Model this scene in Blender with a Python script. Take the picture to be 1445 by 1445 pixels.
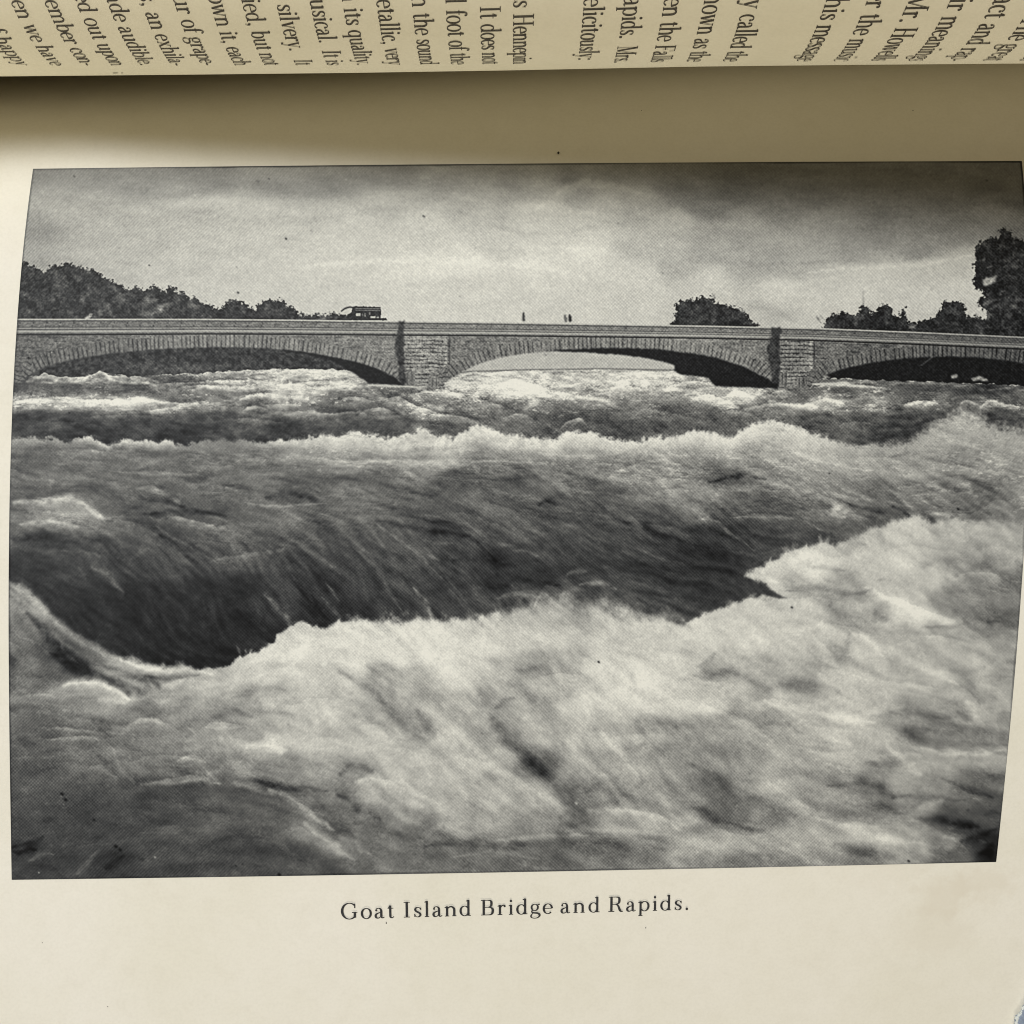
import bpy, bmesh, math, random
import numpy as np
# An open book seen from above. Lengths below are in units of 0.1 mm (SC turns them into metres);
# x runs along the spine, y away from the reader's lower edge, z up towards the camera.
SC = 1e-4
for o in list(bpy.data.objects): bpy.data.objects.remove(o, do_unlink=True)
scene = bpy.context.scene
# ------------------------------------------------------------------ camera, world, lamps, exposure
CAM_H, CAM_F = 2000.0, 2000.0/1445.0
cam_d = bpy.data.cameras.new('camera'); cam = bpy.data.objects.new('camera', cam_d)
scene.collection.objects.link(cam); scene.camera = cam
cam.location = (0, 0, CAM_H*SC); cam.rotation_euler = (0, 0, 0)
cam_d.sensor_width = 36; cam_d.lens = 36*CAM_F; cam_d.clip_start = .005; cam_d.clip_end = 50
world = bpy.data.worlds.new('World'); scene.world = world; world.use_nodes = True
bg = world.node_tree.nodes['Background']; bg.inputs[0].default_value = (1, .76, .52, 1); bg.inputs[1].default_value = .075
def area(name, loc, target, size, power, col):
    d = bpy.data.lights.new(name, 'AREA'); d.shape = 'RECTANGLE'; d.size, d.size_y = size; d.energy = power; d.color = col
    o = bpy.data.objects.new(name, d); scene.collection.objects.link(o); o.location = loc
    v = np.array(target)-np.array(loc)
    import mathutils
    o.rotation_euler = mathutils.Vector(v).to_track_quat('-Z', 'Y').to_euler(); return o
area('ceiling_lamp', (-.82, .68, 1.80), (0, 0, 0), (.55, .55), 43.5, (.98, .99, 1.0))
area('fill_light', (-.15, -1.5, .36), (0, 0, 0), (1.1, .3), 14.3, (1, .94, .80))  # added low fill from the reader's side, brightens the facing leaf
scene.view_settings.view_transform = 'Standard'; scene.view_settings.look = 'None'
scene.view_settings.exposure = 0; scene.view_settings.gamma = 1; scene.view_settings.use_curve_mapping = False
scene.render.engine = 'CYCLES'; scene.cycles.max_bounces = 6; scene.cycles.filter_width = 1.05

# ------------------------------------------------------------------ materials
def mat(name, col, rough=.7, spec=.25):
    m = bpy.data.materials.new(name); m.use_nodes = True; b = m.node_tree.nodes['Principled BSDF']
    b.inputs['Base Color'].default_value = (*col, 1); b.inputs['Roughness'].default_value = rough
    b.inputs['Specular IOR Level'].default_value = spec
    return m, m.node_tree, b
def ramp(nt, fac, stops):
    r = nt.nodes.new('ShaderNodeValToRGB'); e = r.color_ramp.elements
    while len(e) < len(stops): e.new(.5)
    for i, (p, c) in enumerate(stops): e[i].position = p; e[i].color = (*c, 1)
    nt.links.new(fac, r.inputs[0]); return r.outputs[0]
def noise(nt, scale, detail=4, vec=None, rough=.55):
    n = nt.nodes.new('ShaderNodeTexNoise'); n.inputs['Scale'].default_value = scale; n.inputs['Detail'].default_value = detail; n.inputs['Roughness'].default_value = rough
    if vec is not None: nt.links.new(vec, n.inputs['Vector'])
    return n.outputs['Fac']
def mixc(nt, a, b, f, mode='MIX'):
    m = nt.nodes.new('ShaderNodeMix'); m.data_type = 'RGBA'; m.blend_type = mode
    for s, v in ((m.inputs[0], f), (m.inputs[6], a), (m.inputs[7], b)):
        if hasattr(v, 'links'): nt.links.new(v, s)
        elif isinstance(v, tuple): s.default_value = (*v, 1)
        else: s.default_value = v
    return m.outputs[2]
def paper(name, base, amt=1.0, bump=.25, rough=.62):
    m, nt, b = mat(name, base, rough, .22)
    co = nt.nodes.new('ShaderNodeTexCoord').outputs['Object']
    c = tuple(base); k = lambda f, g=1.0, h=1.0: (c[0]*f, c[1]*f*g, c[2]*f*h)
    big = ramp(nt, noise(nt, 42, 4, co), [(.3, k(1-.035*amt, 1.0, .98)), (.5, c), (.72, k(1+.03*amt, 1.0, 1.02))])
    med = ramp(nt, noise(nt, 320, 5, co, .65), [(.30, (.975, .972, .965)), (.5, (1, 1, 1)), (.7, (1.01, 1.012, 1.015))])
    fin = ramp(nt, noise(nt, 2300, 2, co), [(.25, (.965, .965, .96)), (.6, (1.01, 1.01, 1.01))])
    fox = ramp(nt, noise(nt, 95, 3, co), [(.0, (.90, .855, .79)), (.27, (1, 1, 1))])
    x = mixc(nt, big, med, 1.0, 'MULTIPLY'); x = mixc(nt, x, fin, 1.0, 'MULTIPLY'); x = mixc(nt, x, fox, .6, 'MULTIPLY')
    nt.links.new(x, b.inputs['Base Color'])
    bp = nt.nodes.new('ShaderNodeBump'); bp.inputs['Strength'].default_value = bump; bp.inputs['Distance'].default_value = .00006
    nt.links.new(noise(nt, 1500, 5, co, .7), bp.inputs['Height']); nt.links.new(bp.outputs[0], b.inputs['Normal'])
    return m
M_PLATE = paper('plate_paper', (.735, .702, .602), .8)
M_TEXT = paper('text_paper', (.72, .665, .50), .8, .35, .75)
M_EDGE = paper('page_edges', (.55, .49, .36), 2.0)
def ink_mat(name, col, var=.5):
    m, nt, b = mat(name, col, .55, .2); co = nt.nodes.new('ShaderNodeTexCoord').outputs['Object']
    x = ramp(nt, noise(nt, 2600, 3, co), [(.3, col), (.75, tuple(v*(1+var*1.6)+.008 for v in col))]); nt.links.new(x, b.inputs['Base Color']); return m
M_INK = ink_mat('printing_ink', (.020, .020, .021), .5)
M_INKT = ink_mat('text_ink', (.034, .028, .020), .8)

# ------------------------------------------------------------------ small mesh helpers
def mesh_obj(name, verts, faces, m, parent=None, smooth_=True):
    me = bpy.data.meshes.new(name); me.from_pydata([tuple(v*SC for v in p) for p in verts], [], faces); me.update()
    if smooth_: me.polygons.foreach_set('use_smooth', [True]*len(me.polygons))
    me.materials.append(m); o = bpy.data.objects.new(name, me); scene.collection.objects.link(o)
    if parent: o.parent = parent
    return o
def grid_obj(name, fn, us, vs, m, parent=None, thick=0):
    V = [fn(u, v) for v in vs for u in us]; n = len(us)
    F = [(j*n+i, j*n+i+1, (j+1)*n+i+1, (j+1)*n+i) for j in range(len(vs)-1) for i in range(n-1)]
    o = mesh_obj(name, V, F, m, parent)
    if thick:
        md = o.modifiers.new('thickness', 'SOLIDIFY'); md.thickness = thick*SC; md.offset = -1
    return o

# ------------------------------------------------------------------ shapes of the two leaves
PQ = (27.3397, -81.9192, -34.843, -4.3137, -5.7568, 49.4063, -7.4831, -9.6565)
def plate_z(x, y):
    x = np.clip(x, -1150, 1100)
    u = y/600.; w = x/700.
    dip = np.maximum(y-505, 0.)             # the leaf drops into the gutter
    return PQ[0]*u+PQ[1]*u*u+PQ[2]*u**3+PQ[3]*u**4+PQ[4]*w+PQ[5]*w*u+PQ[6]*w*w+PQ[7]*w*u*u-.0022*dip*dip
ROT, SKEW, RX0, RX1, RY0, RY1 = -.0024, .0010, -709.714, 730.24, 505.737, -524.771
def plate_pt(x, y, lift=0.):               # a point of the plate leaf in the print's own axes
    c, s = math.cos(ROT), math.sin(ROT); xr = c*x-s*y+SKEW*y; yr = s*x+c*y
    return (xr, yr, plate_z(xr, yr)+lift)
TH = math.atan(622/2000.); NV = np.array([0, math.cos(TH), math.sin(TH)]); VV = np.array([0, -math.sin(TH), math.cos(TH)])
def face_z(a): return -38+.24*(max(a, -770)+730)
def face_pt(a, q, lift=0.):                # facing leaf: a along the spine, q arc length up from its nearest fold
    z = face_z(a); k = CAM_H/(CAM_H-z); X = a
    px = 722.5+X*k; ys = np.interp(px, FOLD_X, FOLD_Y)
    S = np.array([X, (722.5-ys)/k, z]); R = 373.
    p = q/R
    if p < -.30: e = (p+.30)*R; p0 = -.30; P = S+R*((1-math.cos(p0))*NV+math.sin(p0)*VV)+e*(math.sin(p0)*NV+math.cos(p0)*VV); t = p0
    elif p > 1.15: e = (p-1.15)*R; p0 = 1.15; P = S+R*((1-math.cos(p0))*NV+math.sin(p0)*VV)+e*(math.sin(p0)*NV+math.cos(p0)*VV); t = p0
    else: P = S+R*((1-math.cos(p))*NV+math.sin(p)*VV); t = p
    n = -math.cos(t)*NV+math.sin(t)*VV
    return tuple(P+lift*n)
FOLD_X = (-300, 0, 250, 500, 720, 980, 1200, 1445, 1800); FOLD_Y = (109, 107.8, 105.5, 102.8, 99.3, 94, 91.6, 89.6, 88)
# ---------------------------------------------------------------- the halftone plate, painted with numpy
# Every shape of the printed picture is a polygon, a crest line or a brush stroke in plate sheet
# coordinates (digitised in units of 0.1 mm, y downwards from the top of the leaf).
PS = 1.4                                   # samples per unit
PX0, PY0, PX1, PY1 = -10, 222, 1466, 1248
PW, PH = int((PX1-PX0)*PS), int((PY1-PY0)*PS)
F32 = np.float32
GX, GY = np.meshgrid((PX0+(np.arange(PW)+.5)/PS).astype(F32), (PY0+(np.arange(PH)+.5)/PS).astype(F32))

def _hash(ix, iy, seed):
    h = (ix.astype(np.int64)*374761393 + iy.astype(np.int64)*668265263 + seed*1442695041) & 0xffffffff
    h = ((h ^ (h >> 13))*1274126177) & 0xffffffff
    return ((h ^ (h >> 16)) & 0xffff).astype(F32)/65535.0

_tab = np.random.RandomState(7).rand(64, 256, 256).astype(F32)
def vnoise(x, y, seed=0):                  # smooth lattice noise in -1..1
    ix = np.floor(x); iy = np.floor(y); fx = x-ix; fy = y-iy
    fx = fx*fx*(3-2*fx); fy = fy*fy*(3-2*fy)
    ix = ix.astype(np.int32) & 255; iy = iy.astype(np.int32) & 255
    ix1 = (ix+1) & 255; iy1 = (iy+1) & 255
    t = _tab[seed % 64]
    a = t[iy, ix]; b = t[iy, ix1]; c = t[iy1, ix]; d = t[iy1, ix1]
    return ((a+(b-a)*fx)*(1-fy) + (c+(d-c)*fx)*fy)*2-1

def fbm(x, y, seed=0, octv=4, gain=.55):
    s = 0; amp = 1; tot = 0
    for o in range(octv):
        s = s+amp*vnoise(x*(2**o)+o*17.3, y*(2**o)+o*9.1, seed+o); tot += amp; amp *= gain
    return s/tot*1.5

def box1(a, r, ax):
    if r < 1: return a
    n = 2*r+1
    pad = [(0, 0), (0, 0)]; pad[ax] = (r+1, r)
    c = np.cumsum(np.pad(a, pad, mode='edge').astype(np.float64), axis=ax)
    if ax == 0: return ((c[n:]-c[:-n])/n).astype(F32)
    return ((c[:, n:]-c[:, :-n])/n).astype(F32)

def blur(a, sig):                          # sigma in samples
    r = int(round(sig*.87))
    if r < 1:
        if sig < .2: return a
        k = sig*.5
        b = np.pad(a, 1, mode='edge')
        return (a*(1-k)+k*.25*(b[:-2, 1:-1]+b[2:, 1:-1]+b[1:-1, :-2]+b[1:-1, 2:])).astype(F32)
    for _ in range(3 if r < 3 else 2): a = box1(box1(a, r, 0), r, 1)
    return a

def up(a, W, H):                           # bilinear resample to W x H
    h, w = a.shape
    y = (np.arange(H)+.5)*h/H-.5; x = (np.arange(W)+.5)*w/W-.5
    y = np.clip(y, 0, h-1.001); x = np.clip(x, 0, w-1.001)
    iy = y.astype(int); ix = x.astype(int); fy = (y-iy).astype(F32)[:, None]; fx = (x-ix).astype(F32)[None]
    r = a[iy]*(1-fy)+a[iy+1]*fy
    return r[:, ix]*(1-fx)+r[:, ix+1]*fx

def smooth(e0, e1, v):
    t = np.clip((v-e0)/(e1-e0), 0, 1); return t*t*(3-2*t)

def curve(pts, x):                         # monotone-ish polyline through points, softened
    p = np.array(pts, F32); return np.interp(x, p[:, 0], p[:, 1]).astype(F32)

def box_of(x0, y0, x1, y1):
    a = max(0, int((x0-PX0)*PS)); b = min(PW, int((x1-PX0)*PS)+1)
    c = max(0, int((y0-PY0)*PS)); d = min(PH, int((y1-PY0)*PS)+1)
    return slice(c, max(c, d)), slice(a, max(a, b))

def poly(pts, warp=0, ws=8, soft=1.0, seed=3, octv=3):
    """coverage of a polygon with a ragged edge -> (slice, mask)"""
    p = np.array(pts, float); m = warp+soft*2+3
    sl = box_of(p[:, 0].min()-m, p[:, 1].min()-m, p[:, 0].max()+m, p[:, 1].max()+m)
    X = GX[sl]; Y = GY[sl]
    if warp:
        X = X+warp*fbm(GX[sl]/ws, GY[sl]/ws, seed, octv); Y = Y+warp*fbm(GX[sl]/ws+31, GY[sl]/ws+77, seed+5, octv)
    ins = np.zeros(X.shape, bool); n = len(p)
    for i in range(n):
        x0, y0 = p[i]; x1, y1 = p[(i+1) % n]
        if y0 == y1: continue
        c = (y0 > Y) != (y1 > Y)
        ins ^= c & (X < (x1-x0)*(Y-y0)/(y1-y0)+x0)
    return sl, blur(ins.astype(F32), soft*PS)

def fill(T, pts, tone, warp=0, ws=8, soft=.7, seed=3, op=1.0, tex=0, ts=3):
    sl, m = poly(pts, warp, ws, soft, seed)
    t = tone
    if tex: t = tone + tex*fbm(GX[sl]/ts, GY[sl]/ts, seed+11, 3)
    T[sl] = T[sl]*(1-m*op)+t*m*op

def spline(pts, n=10):
    p = np.array(pts, float)
    if len(p) < 3: 
        t = np.linspace(0, 1, 12)[:, None]; return p[0]*(1-t)+p[1]*t
    q = np.vstack([2*p[0]-p[1], p, 2*p[-1]-p[-2]]); out = []
    for i in range(1, len(q)-2):
        t = np.linspace(0, 1, n, endpoint=False)[:, None]
        a, b, c, d = q[i-1], q[i], q[i+1], q[i+2]
        out.append(.5*((2*b)+(-a+c)*t+(2*a-5*b+4*c-d)*t*t+(-a+3*b-3*c+d)*t**3))
    return np.vstack(out+[p[-1:]])

def stroke(T, pts, w, delta, taper=.6, wob=1.5, seed=1, tex=.5, mode='add'):
    """a soft brush stroke: gaussian profile of half width w, lighter or darker by delta"""
    q = spline(pts, 8)
    if w < 3.5 and mode == 'add': delta *= .72 if delta > 0 else .6; w = w*.7+1.25
    wob = min(wob, .25+w*.45); m = 3*w+wob+2
    sl = box_of(q[:, 0].min()-m, q[:, 1].min()-m, q[:, 0].max()+m, q[:, 1].max()+m)
    X = GX[sl]; Y = GY[sl]
    if X.size == 0: return
    if wob:
        X = X+wob*vnoise(GX[sl]/14+seed, GY[sl]/14, seed+2); Y = Y+wob*fbm(GX[sl]/14, GY[sl]/11+seed, seed+3, 2)
    best = np.full(X.shape, 1e9, F32); tt = np.zeros(X.shape, F32); n = len(q)-1
    for i in range(n):
        ax, ay = q[i]; bx, by = q[i+1]; dx, dy = bx-ax, by-ay; L2 = dx*dx+dy*dy+1e-6
        t = np.clip(((X-ax)*dx+(Y-ay)*dy)/L2, 0, 1)
        d = (X-ax-t*dx)**2+(Y-ay-t*dy)**2
        k = d < best; best = np.where(k, d, best); tt = np.where(k, (i+t)/n, tt)
    ww = w*(1-taper+taper*np.sin(np.pi*np.clip(tt, .04, .96)))
    g = np.exp(-best/(ww*ww+.05))
    if tex: g = g*np.clip(1+tex*fbm(GX[sl]/9, GY[sl]/6, seed+9, 3)*1.3, 0, 2)
    if mode == 'add': T[sl] += delta*g
    else: g = np.clip(g, 0, 1); T[sl] = T[sl]*(1-g)+delta*g

def lip(T, pts, b, f=8, dk=14, seed=1, amp=1.0):
    """one wave crest: bright ragged lip fading downwards, a darker trough just above it"""
    q = spline(pts, 8); q = q[np.argsort(q[:, 0])]; x0, x1 = q[0, 0], q[-1, 0]; ff = f*4.0; du = 16
    sl = box_of(x0, q[:, 1].min()-du-4, x1, q[:, 1].max()+ff)
    X = GX[sl]; Y = GY[sl]
    if X.size == 0: return
    t = (X-x0)/(x1-x0+1e-6); win = np.clip(np.sin(np.pi*np.clip(t, 0, 1)), 0, 1)**.7
    c = np.interp(X[0], q[:, 0], q[:, 1])[None]
    d = Y-c+min(2.6, .9+f*.12)*fbm(X/(4+f*.45), Y/(4+f*.45), seed+2, 4, .65)+.5*vnoise(X/1.7, Y/1.7, seed+3)
    fl = f*(.7+.6*(.5+.5*vnoise(X/(f*2.2), X*0+seed, seed+4)))
    br = .75+.45*vnoise(X/(f*1.6+4), Y/(f*1.5+3), seed+5)+.25*fbm(X/5, Y/4, seed+6, 2)
    up_ = smooth(-1.3, 1.3, d)
    T[sl] += amp*win*(b*br*up_*np.exp(-np.clip(d, 0, None)/fl)-dk*(1-up_)*np.exp(np.clip(d, None, 0)/5.5))

def field(pts, ysc=1.6, sc=26.0, pw=1.9, step=6):
    """smooth tone field through scattered points (x, y, value)"""
    p = np.array(pts, F32)
    w = (PX1-PX0)//step+1; h = (PY1-PY0)//step+1
    X, Y = np.meshgrid(PX0+(np.arange(w)+.5)*step, PY0+(np.arange(h)+.5)*step)
    num = np.zeros(X.shape); den = np.zeros(X.shape)
    for x, y, v in p:
        d = ((X-x)**2+((Y-y)*ysc)**2)/(sc*sc)+.05
        k = d**-pw; num += k*v; den += k
    a = (num/den).astype(F32)
    return up(a, int(w*step*PS), int(h*step*PS))[:PH, :PW]

def saw(per, sx, sy, seed, amt=1.3, ang=0., sharp=.14):
    """overlapping little crests: a sharp bright lip that fades downwards"""
    c, s = math.cos(ang), math.sin(ang); U = GX*c+GY*s; V_ = -GX*s+GY*c
    v = V_/per+amt*fbm(U/sx, V_/sy, seed, 4, .6)+.6*vnoise(U/(sx*3), V_/(sy*3), seed+7)
    f = v-np.floor(v); g = np.where(f < sharp, f/sharp, (1-f)/(1-sharp))
    m = smooth(-.35, .55, vnoise(U/(sx*1.3), V_/(sy*1.3), seed+9))
    return ((g-.5)*2*m).astype(F32)

SKY = [(50,250,150),(60,290,165),(55,330,158),(120,250,150),(200,255,152),(120,300,172),(200,300,172),(300,255,150),(300,300,178),(400,250,158),(400,300,180),(400,255,152),
 (470,250,150),(550,245,148),(550,290,176),(640,245,158),(720,245,156),(640,290,172),(700,275,168),(770,270,178),(840,265,166),(800,245,152),(880,245,150),(960,245,142),(1050,245,138),(1200,245,138),(1300,245,136),(1430,245,130),
 (960,265,142),(1040,270,134),(1150,275,138),(1250,280,142),(1350,280,134),(1430,275,130),(1000,290,145),(1100,300,148),(1250,305,148),(1400,305,150),
 (900,285,172),(850,290,186),(760,300,190),(680,310,184),(600,320,185),(500,320,186),(400,340,188),(300,340,182),(200,340,174),(100,340,168),(45,360,165),
 (950,315,178),(1050,320,165),(1150,325,160),(1250,330,150),(1350,330,145),(1430,330,140),
 (700,345,186),(800,340,190),(900,345,178),(1000,350,168),(1100,355,164),(1200,355,158),(1300,350,150),
 (500,365,196),(600,372,208),(660,370,210),(760,380,206),(820,362,206),(560,385,204),(450,380,198),(350,380,190),(250,380,184),(150,370,176),
 (960,375,172),(1060,378,166),(1120,380,172),(1200,385,186),(1260,380,186),(1320,372,184),(1370,365,186),(900,390,196),(1000,400,192),
 (1100,410,196),(1200,410,192),(1300,410,190),(1360,410,190),(650,420,198),(500,420,196),(400,420,192),(750,430,196),(850,430,196),(900,430,194),
 (1080,445,182),(1120,440,184),(1150,430,192),(1300,440,186),(700,450,198),(600,440,198),(300,410,190),(700,515,172),(850,515,172)]
SKY_STROKES = [([(420,378),(560,368),(700,372),(800,384)],7,9),([(560,402),(700,396),(850,400)],8,-5),([(760,352),(820,350),(880,362)],5,8),
 ([(1140,384),(1200,380),(1300,372),(1370,362)],3.5,10),([(1130,372),(1230,368),(1330,360)],6,-8),([(960,366),(1050,372),(1120,372)],6,-7),
 ([(640,275),(700,290),(760,292),(840,300)],7,8),([(760,290),(820,262),(900,272)],9,10),([(700,262),(760,268),(820,250)],9,-6),([(930,275),(1000,300),(1060,316)],12,-4),
 ([(240,290),(330,282),(420,300)],12,7),([(80,275),(150,290),(240,275)],8,-5),([(700,320),(760,330),(840,322)],6,-8),
 ([(900,300),(960,310),(1060,322)],7,6),([(1060,404),(1120,402),(1180,392)],4,6),([(1060,430),(1090,438),(1120,452)],9,-8)]
FLOW = [(100,540,0),(400,560,0),(700,560,5),(1000,560,10),(1300,560,3),(100,600,0),(400,600,0),(640,590,25),(800,590,30),(960,590,25),(1200,600,12),(1400,620,30),
 (60,660,2),(250,660,3),(450,660,5),(650,660,5),(850,660,12),(1050,650,20),(1200,650,28),(1350,640,10),
 (60,720,5),(200,730,10),(320,720,15),(450,710,5),(600,720,15),(750,720,25),(900,720,25),(1050,700,25),(1200,700,28),(1330,700,25),(1420,720,40),
 (60,790,15),(150,800,45),(250,800,50),(350,800,50),(450,790,50),(550,780,45),(650,780,35),(750,780,30),(850,780,28),(950,770,28),(1050,760,28),(1150,750,22),
 (100,850,48),(200,880,55),(300,880,62),(400,860,62),(500,840,58),(600,840,55),(700,820,45),(800,820,35),(900,830,25),(1000,820,15),
 (40,880,50),(120,920,38),(200,950,25),(280,950,10),(100,980,10),(250,980,-25),(350,960,-30),(450,920,-20),(550,920,35),(650,930,40),(750,920,40),(850,900,40),(950,910,30),(1050,890,25),(1150,830,30),(1300,800,35),(1420,800,30),
 (1200,900,35),(1350,880,30),(60,1030,5),(200,1030,8),(320,1020,25),(450,1010,42),(560,1010,45),(660,1020,48),(760,1040,50),(860,1030,48),(960,1040,40),(1060,1020,25),(1160,1000,22),(1280,980,20),(1400,980,12),
 (60,1110,-15),(180,1110,-10),(300,1110,5),(420,1120,20),(540,1110,35),(660,1120,35),(780,1120,48),(900,1120,48),(1000,1120,42),(1120,1110,25),(1250,1090,15),(1380,1080,8),
 (60,1200,-18),(180,1200,-20),(300,1190,-5),(420,1200,25),(560,1190,20),(700,1200,3),(850,1200,2),(1000,1200,8),(1120,1200,25),(1250,1190,20),(1370,1180,10)]
WATERLINE = [(10,536),(55,530),(62,526),(70,530),(100,533),(130,528),(140,524),(150,527),(180,531),(220,530),(280,527),(330,523),(380,521),(430,520),(470,521),(560,530),(630,530),(660,526),(740,523.5),(850,522),(950,524),(1100,535),(1180,534),(1260,537),(1360,540),(1445,544)]
ZA = [(30,545,83),(100,550,88),(180,550,86),(250,545,93),(320,535,135),(320,550,98),(400,528,175),(450,530,180),(500,535,170),(400,545,150),(350,560,108),(520,550,118),(560,555,108),(600,555,135),
 (30,567,140),(100,567,155),(180,566,160),(240,566,118),(300,566,113),(420,560,165),(480,565,108),(540,570,108),(600,570,108),(650,560,140),
 (30,590,66),(100,590,68),(200,595,68),(300,595,68),(360,585,93),(420,580,106),(400,600,66),(480,590,76),(560,590,78),(520,603,73),(120,612,54),(250,612,54),(400,612,58),
 (600,575,140),(650,575,118),(660,595,86),(630,608,88),(690,605,98),(700,540,205),(660,545,165),(740,545,195),(800,545,170),(760,565,140),(800,575,100),(720,575,106),(850,590,84),(760,595,92),(900,610,76),(800,605,88),(850,560,135),
 (860,540,190),(920,540,185),(960,545,160),(920,560,118),(950,575,96),(1000,555,165),(1050,560,180),(1090,560,118),(1010,590,86),(1060,590,88),(980,610,86),(1100,580,100),(1050,575,113),
 (1130,555,106),(1200,548,98),(1300,548,76),(1400,550,68),(1160,570,155),(1220,568,140),(1300,560,98),(1310,572,118),(1400,568,118),(1445,575,108),(1150,590,80),(1220,590,84),(1290,590,66),(1250,612,70),(1350,580,98),(1420,585,73),(1200,612,86),(1330,590,83),(1440,600,68)]
CREST1 = [(10,622),(40,619),(60,617),(80,620),(98,626),(108,620),(125,617),(135,620),(150,627),(165,623),(200,622),(222,626),(240,622),(262,627),(290,622),(345,622),(370,624),(400,621),(430,618),(450,614),(480,615),(500,611),(525,612),(545,618),(560,616),(580,612),(590,605),(600,607),(615,614),(640,619),(655,608),(668,604),(682,600),(700,607),(720,614),(745,618),(780,621),(800,611),(830,610),(845,612),(860,618),(880,622),(903,623),(930,618),(960,614),(985,608),(1010,613),(1035,617),(1050,604),(1065,597),(1080,594),(1100,596),(1125,604),(1150,613),(1170,620),(1190,627),(1215,631),(1250,626),(1280,627),(1295,614),(1310,604),(1325,595),(1345,585),(1360,583),(1380,590),(1400,600),(1425,606),(1466,610)]
CREST1F = [(10,0,120,14),(60,0,150,11),(100,0,110,8),(125,0,190,8),(200,0,180,8),(240,0,180,8),(262,0,120,9),(330,0,105,14),(370,0,150,10),(420,0,180,16),(480,0,200,27),(540,0,196,32),(600,0,196,38),(680,0,205,36),(760,0,204,24),(820,0,205,28),(900,0,206,20),(980,0,205,25),(1080,0,205,36),(1130,0,195,42),(1190,0,160,42),(1250,0,140,30),(1300,0,150,42),(1350,0,176,44),(1400,0,155,40),(1466,0,130,40)]
ZB = [(40,640,104),(120,637,108),(200,640,108),(300,638,112),(60,670,98),(150,670,100),(250,665,105),(350,660,112),(440,650,129),(500,655,129),(420,680,98),(520,672,101),(600,660,134),(700,660,117),(780,655,127),(860,645,129),
 (50,695,88),(130,695,92),(200,690,95),(290,690,100),(360,690,98),(420,697,80),(480,690,98),(560,690,95),(640,680,88),(720,680,88),(800,680,112),(880,670,129),(960,660,139),(1040,650,139),(1100,650,144),(1160,660,147),(1230,660,149),(1300,660,147),(1380,660,144),(1440,650,139),
 (60,720,122),(100,725,128),(30,740,105),(130,745,100),(200,720,82),(250,710,85),(300,720,88),(360,725,98),(420,725,105),(500,720,98),(560,718,90),(620,718,84),(680,700,100),(740,705,96),(800,710,85),(860,700,95),(930,690,125),(1000,690,135),(1060,680,112),(1030,672,89),(1120,690,128),(1180,690,125),(1240,690,120),(1300,690,125),(1350,680,128),(1385,690,105),(1430,700,130),(1350,710,112),(1400,715,112),
 (60,765,66),(130,770,72),(200,760,82),(260,755,82),(320,755,100),(380,765,88),(440,760,85),(500,755,86),(560,745,78),(620,745,62),(680,755,78),(740,745,92),(800,735,80),(860,735,78),(920,725,88),(980,725,98),(1040,715,90),(1100,715,95),(1150,730,105),(1210,720,105),(1260,725,98),(1310,725,95),(1240,738,85),
 (40,800,56),(100,800,62),(160,790,70),(220,800,62),(280,790,72),(340,785,85),(400,785,70),(460,785,72),(520,780,72),(580,775,82),(640,785,66),(700,790,56),(760,780,66),(820,765,76),(880,760,70),(940,755,66),(1000,750,62),(1060,755,72),(1120,755,75),(1160,750,80),
 (90,840,50),(150,840,46),(220,840,44),(280,835,46),(340,830,46),(400,830,60),(460,830,50),(520,820,66),(580,820,70),(640,825,60),(700,825,52),(760,815,52),(820,800,60),(880,800,62),(940,795,56),(1000,790,50),(1060,785,60),(1000,810,54),
 (150,880,48),(220,890,40),(280,890,38),(340,880,40),(390,860,62),(440,865,46),(500,865,46),(560,860,62),(620,865,66),(680,850,70),(740,835,70),(800,830,76),(860,835,68),(920,850,72),(960,860,66),(1010,840,56),(300,930,36),(240,920,38)]
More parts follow.
